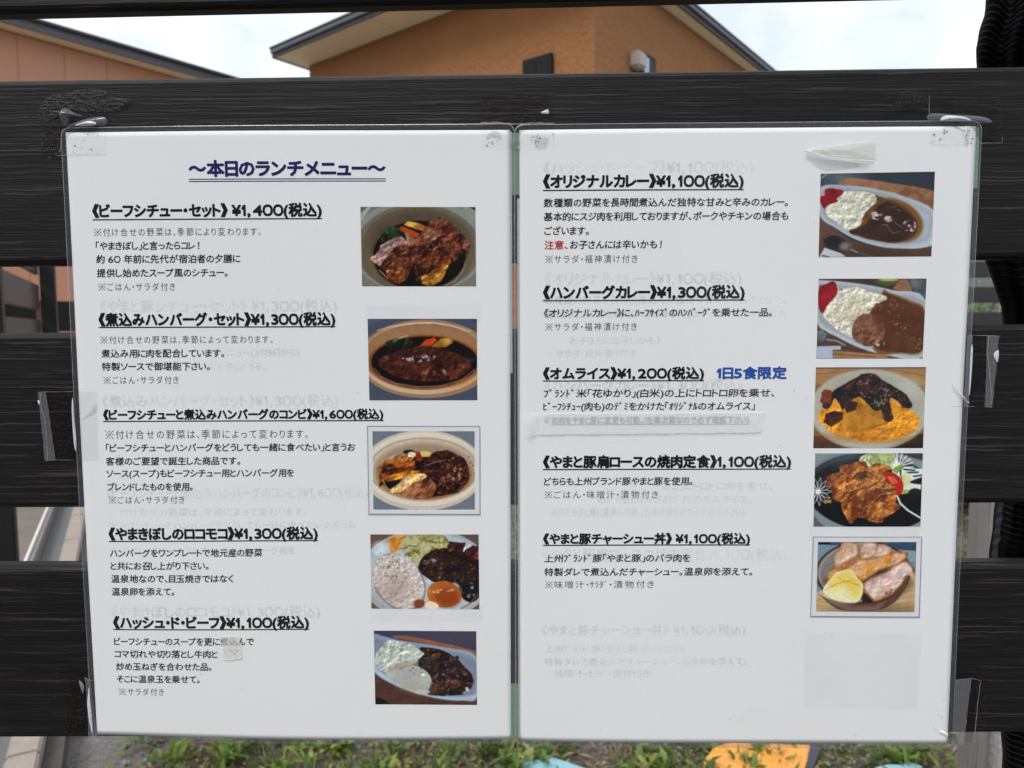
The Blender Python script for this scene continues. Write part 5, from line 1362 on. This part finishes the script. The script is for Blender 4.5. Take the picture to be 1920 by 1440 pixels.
fr([(135, 62), (986, 67), (964, 697), (112, 688)], ZO[10], pageR, .000343, K_sh2); fr([(139, 65), (984, 70), (962, 690), (117, 682)], ZO[10], pageR, .000346, K_sh); fr([(144, 70), (977, 74), (955, 681), (122, 673)], ZO[10], pageR, .000350, K_mat)
# faint pictures of the older print
for q, pr in (([(690, 574), (898, 574), (898, 600), (690, 600)], pageL), ([(697, 1140), (902, 1140), (902, 1165), (697, 1165)], pageL), ([(1519, 985), (1722, 985), (1720, 1008), (1518, 1008)], pageR), ([(1512, 1188), (1724, 1190), (1716, 1328), (1508, 1324)], pageR)):
    for jj in range(3):
        e = 2.5 * jj
        flat_quad('show_through_picture', [(q[0][0] - e, q[0][1] - e), (q[1][0] + e, q[1][1] - e), (q[2][0] + e, q[2][1] + e), (q[3][0] - e, q[3][1] + e)], .000303 + jj * 1.2e-6, K_ghost_pic, pr, 24, 24)

# ------------------------------------------------------------------ tapes
def tape_strip(name, Q, lift, mat, parent=None, nu=14, nv=14, wrinkle=.00008, seed=1, bulge=None):
    V, F = quad_grid(Q, nu, nv, lift)
    r_ = np.random.default_rng(seed)
    V[:, 1] -= np.abs(r_.normal(0, wrinkle, len(V)))
    # cut ends are a little uneven
    V[:, 2] += r_.normal(0, .00008, len(V)); V[:, 0] += r_.normal(0, .00008, len(V))
    if bulge:
        for (bx, by, br, bh) in bulge:
            c = onY(bx, by, -.001); d = np.hypot(V[:, 0] - c.x, V[:, 2] - c.z) / (br * PXM)
            V[:, 1] -= bh * np.exp(-d * d)
    o = npmesh(name, V, F, mat, parent); o.data.shade_smooth(); return o
def poly_part(name, pts, lift, mat, parent, bulge=0.0, curl=None):
    """rounded patch with a raised middle; pts in photo-plane pixels"""
    pp_ = [onY(x, y, -.001) for x, y in pts]
    cx = sum(p.x for p in pp_) / len(pp_); cz = sum(p.z for p in pp_) / len(pp_)
    V = []; rings = 5; n = len(pts)
    for r_ in range(rings):
        f = 1 - r_ / rings
        for p in pp_:
            x = cx + (p.x - cx) * f; z = cz + (p.z - cz) * f
            V.append((x, -bow(x, z) - lift - bulge * (1 - f * f), z))
    V.append((cx, -bow(cx, cz) - lift - bulge, cz))
    F = []
    for r_ in range(rings - 1):
        for i in range(n): j = (i + 1) % n; F.append((r_ * n + i, r_ * n + j, (r_ + 1) * n + j, (r_ + 1) * n + i))
    for i in range(n): F.append(((rings - 1) * n + i, (rings - 1) * n + (i + 1) % n, rings * n))
    return pymesh(name, V, F, mat, parent, True)
def smooth_poly(pts, n=6):
    """Catmull-Rom through the corners"""
    out = []; m = len(pts)
    for i in range(m):
        p0, p1, p2, p3 = pts[i - 1], pts[i], pts[(i + 1) % m], pts[(i + 2) % m]
        for k in range(n):
            t = k / n
            out.append(tuple(.5 * (2 * p1[a] + (p2[a] - p0[a]) * t + (2 * p0[a] - 5 * p1[a] + 4 * p2[a] - p3[a]) * t * t + (3 * p1[a] - p0[a] - 3 * p2[a] + p3[a]) * t ** 3) for a in (0, 1)))
    return out
def edge_line(pts, wdt, lift, mat, parent, name='tape_edge', jit=.4, seed=0):
    r_ = random.Random(seed); P = []
    for (a, b) in zip(pts[:-1], pts[1:]):
        k = max(2, int(math.hypot(b[0] - a[0], b[1] - a[1]) / 5))
        for i in range(k): P.append((a[0] + (b[0] - a[0]) * i / k + r_.uniform(-jit, jit), a[1] + (b[1] - a[1]) * i / k + r_.uniform(-jit, jit)))
    P.append(pts[-1]); V = []; F = []
    for i, (x, y) in enumerate(P):
        x2, y2 = P[min(i + 1, len(P) - 1)]; x1, y1 = P[max(i - 1, 0)]
        d = math.hypot(x2 - x1, y2 - y1) or 1; nx_, ny_ = -(y2 - y1) / d, (x2 - x1) / d; h = wdt / 2 * r_.uniform(.5, 1.3)
        V += [sheet_pt(x + nx_ * h, y + ny_ * h, lift), sheet_pt(x - nx_ * h, y - ny_ * h, lift)]
        if i: k = 2 * i; F.append((k - 2, k, k + 1, k - 1))
    return pymesh(name, V, F, mat, parent)
def specks(pts_fn, n, smin, smax, lift, mat, parent, seed, name='speck', kind=None):
    r_ = random.Random(seed); V = []; F = []
    for _ in range(n):
        x, y = pts_fn(r_); s_ = r_.uniform(smin, smax); k = r_.randint(4, 6); a0 = r_.uniform(0, 6.28); off = len(V)
        for i in range(k): a = a0 + 6.283 * i / k; q = s_ * r_.uniform(.5, 1.2); V.append(sheet_pt(x + q * math.cos(a) * 1.3, y + q * math.sin(a), lift))
        F.append(tuple(range(off, off + k)))
    o = pymesh(name, V, F, mat, parent); o['kind'] = 'stuff'; return o
def rect_pts(x0, y0, x1, y1): return lambda r_: (r_.uniform(x0, x1), r_.uniform(y0, y1))
def tape(label, lx, ly):
    p = onY(lx, ly, -.002); t = empty('clear_tape', p); tag(t, label, 'tape', 'clear tapes holding the menus'); return t
M_glue = simple('pale_glue_flecks', (.075, .070, .062), .5, .3, 300)
M_res = film('old_tape_residue', 0.0, .25, (.70, .67, .65), (.30, .28, .26), 1.0, (350, 350, 900), ior=1.3, dist=.0008, fleck=.10)
LT = L_TAPE
# upper left corner
t = tape('crumpled clear tape over the upper left corner of the left menu page', 150, 235)
tape_strip('stuck_patch', [(128, 213), (198, 213), (198, 240), (128, 241)], .0002, M_tape, t, seed=3)
tape_strip('stuck_patch', [(78, 232), (116, 232), (116, 292), (74, 292)], .0002, M_tape, t, seed=4)
tape_strip('paper_patch', [(122, 248), (200, 246), (200, 289), (124, 290)], LT, M_tape_white, t, seed=5)
poly_part('lifted_flap', smooth_poly([(125, 239), (145, 228), (172, 221), (198, 221), (198, 235), (160, 237.5)], 4), LT, M_tape_loose, t, .0015)
poly_part('bulge_highlight', smooth_poly([(144, 236.5), (160, 230), (172, 228), (183, 231.5), (181, 236), (160, 238)], 4), LT + .0012, M_highlight, t, .0012)
poly_part('curled_flap', smooth_poly([(120, 239), (114, 220), (113, 215), (100, 211), (103, 208.5), (116, 210), (124, 214), (123, 203), (133, 208), (145, 214), (156, 219), (144, 220), (133, 221), (128, 232)], 4), LT + .0004, M_tape_loose, t, .004)
edge_line([(108, 292), (130, 290), (200, 289.5)], .9, LT + .0001, M_tape_edge, t, seed=2)
edge_line([(113, 286), (115.5, 250), (118, 242)], .9, .0009, M_tape_edge, t, seed=5)
specks(rect_pts(76, 245, 112, 296), 110, .35, .9, .0004, M_glue, t, 4, 'glue_fleck')
specks(rect_pts(130, 250, 190, 288), 9, .6, 1.3, LT + .00005, M_dirt, t, 9)
rs = empty('tape_residue', onY(140, 195, -.001)); tag(rs, 'scuffed old tape residue on the board above the left menu page', 'residue', 'old tape residues on the fence')
poly_part('residue_film', smooth_poly([(72, 202), (88, 182), (130, 170), (190, 166), (205, 180), (245, 186), (235, 196), (200, 210), (120, 208), (90, 226), (72, 222)], 4), .0002, M_res, rs, .0001)
specks(rect_pts(80, 172, 232, 208), 170, .3, .8, .0004, M_glue, rs, 5, 'glue_fleck')
# top centre
t = tape('wide clear tape joining the tops of both menu pages', 968, 215)
tape_strip('stuck_patch', [(901, 178), (1037, 173), (1038, 233), (901, 234)], .0002, M_tape, t, seed=6)
tape_strip('paper_patch', [(902, 243), (956, 243), (956, 281), (903, 280)], LT, M_tape_white, t, seed=7)
tape_strip('paper_patch', [(974, 244), (1040, 244), (1040, 276), (974, 283)], LT, M_tape_white, t, seed=8)
tape_strip('bridging_patch', [(957, 261), (974, 261), (974, 278), (957, 280)], LT + .0001, M_tape_loose, t, 6, 6, .0002, seed=9)
edge_line([(901, 231.5), (930, 231), (965, 233.5), (1000, 232), (1038, 232.5)], 3.0, .0010, M_tape_edge, t, seed=3)
poly_part('bulge_highlight', smooth_poly([(1014, 211), (1019, 209), (1027, 206), (1028.5, 214), (1018, 214)], 3), .0006, M_highlight, t, .0004)
edge_line([(903, 281), (950, 283), (974, 283), (1040, 276), (1040, 250)], .7, LT + .0001, M_tape_white, t, seed=4)
specks(lambda r_: (1000 + 22 * r_.gauss(0, .5) + 12, 262 + 14 * r_.gauss(0, .6)), 26, .4, 1.5, LT + .00005, M_dirt, t, 12)
specks(rect_pts(910, 246, 935, 277), 12, .4, 1.2, LT + .00005, M_dirt, t, 13)
poly_part('grey_patch', smooth_poly([(912, 256), (922, 246), (936, 248), (941, 261), (930, 258)], 4), LT + .00003, ink('tape_mark_grey', (.55, .56, .57), .35), t)  # translucent grey tone laid over the tape
poly_part('grey_patch', smooth_poly([(1001, 264), (1018, 257), (1028, 262), (1024, 276), (1010, 279)], 4), LT + .00003, bpy.data.materials['tape_mark_grey'], t)
specks(rect_pts(905, 180, 1035, 228), 120, .3, .8, .0004, M_glue, t, 15, 'glue_fleck')
# top right corner
t = tape('clear tape over the upper right corner of the right menu page', 1800, 215)
tape_strip('stuck_patch', [(1741, 180), (1880, 181), (1878, 268), (1742, 232)], .0002, M_tape, t, seed=10)
tape_strip('paper_patch', [(1742, 238), (1829, 238), (1826, 270), (1742, 271)], LT, M_tape_white, t, seed=11)
poly_part('lifted_flap', smooth_poly([(1741, 214), (1780, 215), (1840, 219), (1860, 229), (1835, 232), (1800, 229), (1742, 228)], 3), LT, M_tape_loose, t, .0012)
poly_part('bulge_highlight', smooth_poly([(1760, 228), (1768, 219), (1790, 219), (1808, 222), (1818, 228), (1790, 228)], 4), LT + .001, M_highlight, t, .0012)
edge_line([(1741, 180), (1741, 213)], 1.0, .0005, M_tape_edge, t, seed=7); edge_line([(1742, 270), (1780, 273), (1826, 269), (1878, 268), (1879, 255)], .8, LT + .0001, M_tape_edge, t, seed=8)
specks(rect_pts(1804, 240, 1826, 270), 22, .4, 1.5, LT + .00005, M_dirt, t, 16); specks(rect_pts(1746, 238, 1775, 268), 10, .5, 1.6, LT + .00005, M_dirt, t, 17)
poly_part('grey_patch', smooth_poly([(1812, 240), (1819, 240), (1814, 272), (1808, 270)], 3), LT + .00003, bpy.data.materials['tape_mark_grey'], t)
rs = empty('tape_residue', onY(1700, 190, -.001)); tag(rs, 'wrinkled old tape residue on the board left of the upper right tape', 'residue', 'old tape residues on the fence')
poly_part('residue_film', smooth_poly([(1672, 205), (1690, 172), (1702, 164), (1712, 176), (1740, 182), (1740, 206), (1700, 204), (1672, 217)], 4), .0002, M_res, rs, .0001)
specks(rect_pts(1678, 176, 1738, 208), 70, .3, .8, .0004, M_glue, rs, 19, 'glue_fleck')
# torn flap on right page
t = empty('torn_tape', sheet_pt(1575, 290, LT)); tag(t, 'curled torn tape flap with gleams painted on its edges above the curry photo on the right page', 'tape')
M_torn = film('torn_tape_film', .16, .12, (.96, .96, .93), (.80, .80, .76), .3, (80, 80, 80))
poly_part('flap', smooth_poly([(1506, 283), (1540, 277), (1600, 268), (1637, 266), (1640, 285), (1637, 304), (1600, 303), (1560, 298), (1530, 292)], 4), LT, M_torn, t, .004)
M_gleam = film('painted_crease_gleam', .75, .08, (1, 1, 1), (.95, .95, .90))  # near-white colour paints the gleam along tape creases and edges
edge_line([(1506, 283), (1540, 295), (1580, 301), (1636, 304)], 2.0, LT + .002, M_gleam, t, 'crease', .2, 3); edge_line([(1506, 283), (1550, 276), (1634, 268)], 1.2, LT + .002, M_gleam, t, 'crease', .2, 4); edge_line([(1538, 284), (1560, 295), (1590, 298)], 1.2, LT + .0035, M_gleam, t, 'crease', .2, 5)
poly_part('painted_flap_shadow', smooth_poly([(1510, 292), (1540, 298), (1600, 304), (1610, 312), (1570, 318), (1545, 320), (1525, 308)], 4), LT + .00002, ink('painted_flap_shadow_grey', (.58, .585, .60), .35), t)  # grey shape painted as the shadow below the flap
# mid left
t = tape('clear tape strip on the left edge of the left menu page, at mid height', 110, 800)
tape_strip('stuck_patch', [(87, 735), (136, 734), (140, 862), (103, 862)], .0002, M_tape, t, seed=20)
tape_strip('lifted_strip', [(72, 735), (87, 735), (105, 862), (85, 865)], .0004, M_tape_loose, t, 5, 16, .0002, seed=21)
poly_part('bulge_highlight', smooth_poly([(138, 745), (140, 760), (142, 790), (145, 820), (144.5, 845), (140.5, 830), (137.5, 790), (136.5, 762)], 3), .0011, M_highlight, t, .0006)
poly_part('bulge_highlight', smooth_poly([(73, 750), (77, 753), (77, 757), (74.5, 759)], 3), .0010, M_highlight, t, .0004)
tape_strip('paper_patch', [(146, 733), (182, 734), (186, 864), (153, 864)], LT, film('clear_tape_faint', .02, .10, (.99, .99, .985)), t, seed=22)
edge_line([(78, 737), (80, 765), (88, 790), (90, 830), (92, 862)], 1.0, .0012, M_tape_edge, t, seed=11); edge_line([(100, 862), (140, 862)], .8, .0006, M_tape_edge, t, seed=12); edge_line([(72, 735), (140, 734)], .8, .0006, M_tape_edge, t, seed=13)
specks(rect_pts(98, 740, 136, 860), 150, .3, .8, .0005, M_glue, t, 22, 'glue_fleck')
poly_part('crease_mark', smooth_poly([(151, 788), (165, 775), (179, 757), (182, 760), (180, 772), (160, 784)], 3), LT + .00003, bpy.data.materials['tape_mark_grey'], t)
# mid right
t = tape('clear tape strip on the right edge of the right menu page, at mid height', 1845, 695)
tape_strip('stuck_patch', [(1824, 629), (1850, 629), (1848, 758), (1818, 758)], .0002, M_tape, t, seed=23)
tape_strip('lifted_strip', [(1850, 629), (1873, 630), (1861, 764), (1847, 764)], .0004, M_tape_loose, t, 5, 16, .0002, seed=24)
tape_strip('rim_patch', [(1812, 628), (1822, 628), (1815, 762), (1806, 762)], .0011, M_tape_loose, t, 4, 14, .0001, seed=25)
poly_part('bulge_highlight', smooth_poly([(1820, 646), (1822, 655), (1820, 700), (1817, 735), (1815, 738), (1816.5, 700), (1818, 660)], 3), .0014, M_highlight, t, .0005)
poly_part('bulge_highlight', smooth_poly([(1871, 656), (1870, 678), (1866, 676), (1861.5, 664)], 2), .0010, M_highlight, t, .0004)
edge_line([(1812, 628), (1873, 630)], 1.0, .0014, M_tape_edge, t, seed=14); edge_line([(1852, 630), (1849, 660), (1853, 690), (1857, 740), (1856, 757)], 1.0, .0012, M_tape_edge, t, seed=15); edge_line([(1805, 761), (1825, 762)], .9, .0014, M_tape_edge, t, seed=16); edge_line([(1784, 762), (1806, 762)], .7, LT, M_tape_edge, t, seed=17)
specks(rect_pts(1824, 632, 1850, 756), 110, .3, .8, .0005, M_glue, t, 25, 'glue_fleck')
poly_part('crease_mark', smooth_poly([(1785, 720), (1797, 732), (1808, 745), (1803, 750), (1790, 735)], 3), LT + .00003, bpy.data.materials['tape_mark_grey'], t); edge_line([(1797, 735), (1806, 743), (1812, 752), (1817, 755)], 1.8, LT + .0003, M_gleam, t, 'crease', .2, 6)
# bottom left corner
t = tape('clear tape over the lower left corner of the left menu page', 150, 1330)
tape_strip('stuck_patch', [(128, 1272), (160, 1272), (168, 1385), (122, 1386)], .0002, M_tape, t, seed=26)
tape_strip('lifted_strip', [(159, 1270), (169, 1274), (182, 1386), (168, 1386)], .0005, M_tape_loose, t, 4, 14, .0002, seed=27)
poly_part('bulge_highlight', smooth_poly([(168, 1288), (170, 1310), (173, 1340), (174.5, 1368), (173, 1373), (168, 1350), (164.5, 1322), (166, 1300)], 3), .0012, M_highlight, t, .0006)
poly_part('bulge_highlight', smooth_poly([(148, 1276), (155, 1281), (158, 1290), (155, 1300), (151, 1290)], 3), .0008, film('painted_tape_highlight_dim', .35, .12, (.95, .95, .97), (.5, .6, .68)), t, .0006)  # dimmer painted sky reflection on the second bulge
edge_line([(159, 1270), (168, 1274), (174, 1275)], 1, .0012, M_tape_edge, t, seed=18); edge_line([(166, 1330), (168, 1386)], .9, .0012, M_tape_edge, t, seed=19)
specks(rect_pts(122, 1290, 162, 1384), 130, .3, .8, .0005, M_glue, t, 28, 'glue_fleck'); specks(rect_pts(92, 1245, 125, 1310), 26, .3, .8, .0005, M_glue, t, 29, 'glue_fleck')
tape_strip('hanging_end', [(170, 1386), (206, 1386), (205, 1394), (178, 1393)], .0007, M_tape_loose, t, 6, 4, .0002, seed=41)
# bottom right corner
t = tape('clear tape over the lower right corner of the right menu page', 1815, 1330)
tape_strip('stuck_patch', [(1818, 1272), (1836, 1272), (1823, 1392), (1806, 1392)], .0002, M_tape, t, seed=30)
tape_strip('lifted_strip', [(1789, 1273), (1820, 1271), (1805, 1394), (1783, 1397)], .0009, M_tape_loose, t, 8, 14, .00025, seed=31)
edge_line([(1789, 1273), (1820, 1270), (1836, 1274), (1830, 1320), (1823, 1392)], 1.0, .0015, M_tape_edge, t, seed=21)
specks(rect_pts(1812, 1280, 1848, 1390), 60, .3, .9, .0006, M_glue, t, 32, 'glue_fleck'); specks(rect_pts(1757, 1274, 1770, 1384), 6, .4, .9, LT, M_dirt, t, 33)
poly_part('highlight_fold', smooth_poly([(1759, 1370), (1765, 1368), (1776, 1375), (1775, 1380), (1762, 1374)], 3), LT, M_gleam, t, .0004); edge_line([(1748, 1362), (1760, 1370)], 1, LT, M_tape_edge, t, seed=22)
# white tape strip over one line
t = empty('white_tape', sheet_pt(1210, 795, LT)); tag(t, 'white translucent tape covering a line of grey text under the omelette rice entry', 'tape')
V, F = quad_grid([(985, 775), (1434, 772.5), (1427, 810.5), (986, 816)], 80, 8, LT + .0002)
for i in range(len(V)):
    s_ = (V[i, 0] - V[:, 0].min()) / (V[:, 0].max() - V[:, 0].min())
    V[i, 1] -= .0035 * max(0, 1 - s_ / .07) ** 2; V[i, 2] += .0005 * math.sin(s_ * 40) * .3 - .0012 * max(0, 1 - s_ / .08) * 0
o = npmesh('strip', V, F, M_white_tape, t); o.data.shade_smooth()
edge_line([(1015, 815.5), (1200, 814), (1426, 811)], 1.1, LT + .00035, ink('tape_shadow_line', (.35, .35, .34), .6), t, 'lower_shadow_line', .25, 31)  # dark line paints the shade along the strip's lower side
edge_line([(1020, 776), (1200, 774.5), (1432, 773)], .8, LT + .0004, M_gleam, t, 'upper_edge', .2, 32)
# small stuck square on the left page
t = empty('tape_scrap', sheet_pt(435, 1218, LT)); tag(t, 'small dirty square scrap of yellowed tape near the bottom of the left menu page', 'tape')
tape_strip('scrap', [(418, 1190), (452, 1190), (456, 1232), (420, 1235)], LT + .0001, film('yellowed_tape', .40, .3, (.95, .95, .92), (.88, .87, .82), .2, (200, 200, 200), ior=1.3), t, 8, 8, .0002, seed=44)
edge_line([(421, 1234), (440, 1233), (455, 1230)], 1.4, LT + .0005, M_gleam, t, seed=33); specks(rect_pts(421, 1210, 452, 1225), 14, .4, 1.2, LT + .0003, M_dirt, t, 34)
t = empty('tape_scrap', sheet_pt(367, 1070, LT)); tag(t, 'nearly clear torn tape sliver over the loco moco text on the left menu page', 'tape')
poly_part('scrap', smooth_poly([(352, 1052), (362, 1044), (372, 1050), (378, 1075), (366, 1098), (360, 1075)], 3), LT + .0001, M_tape_white, t, .0006)
for q, pr, sd_ in (((200, 300, 940, 1370), pageL, 50), ((990, 260, 1770, 1380), pageR, 51)): specks(rect_pts(*q), 26, .35, .9, LT, M_dirt, pr, sd_, 'dust_speck')
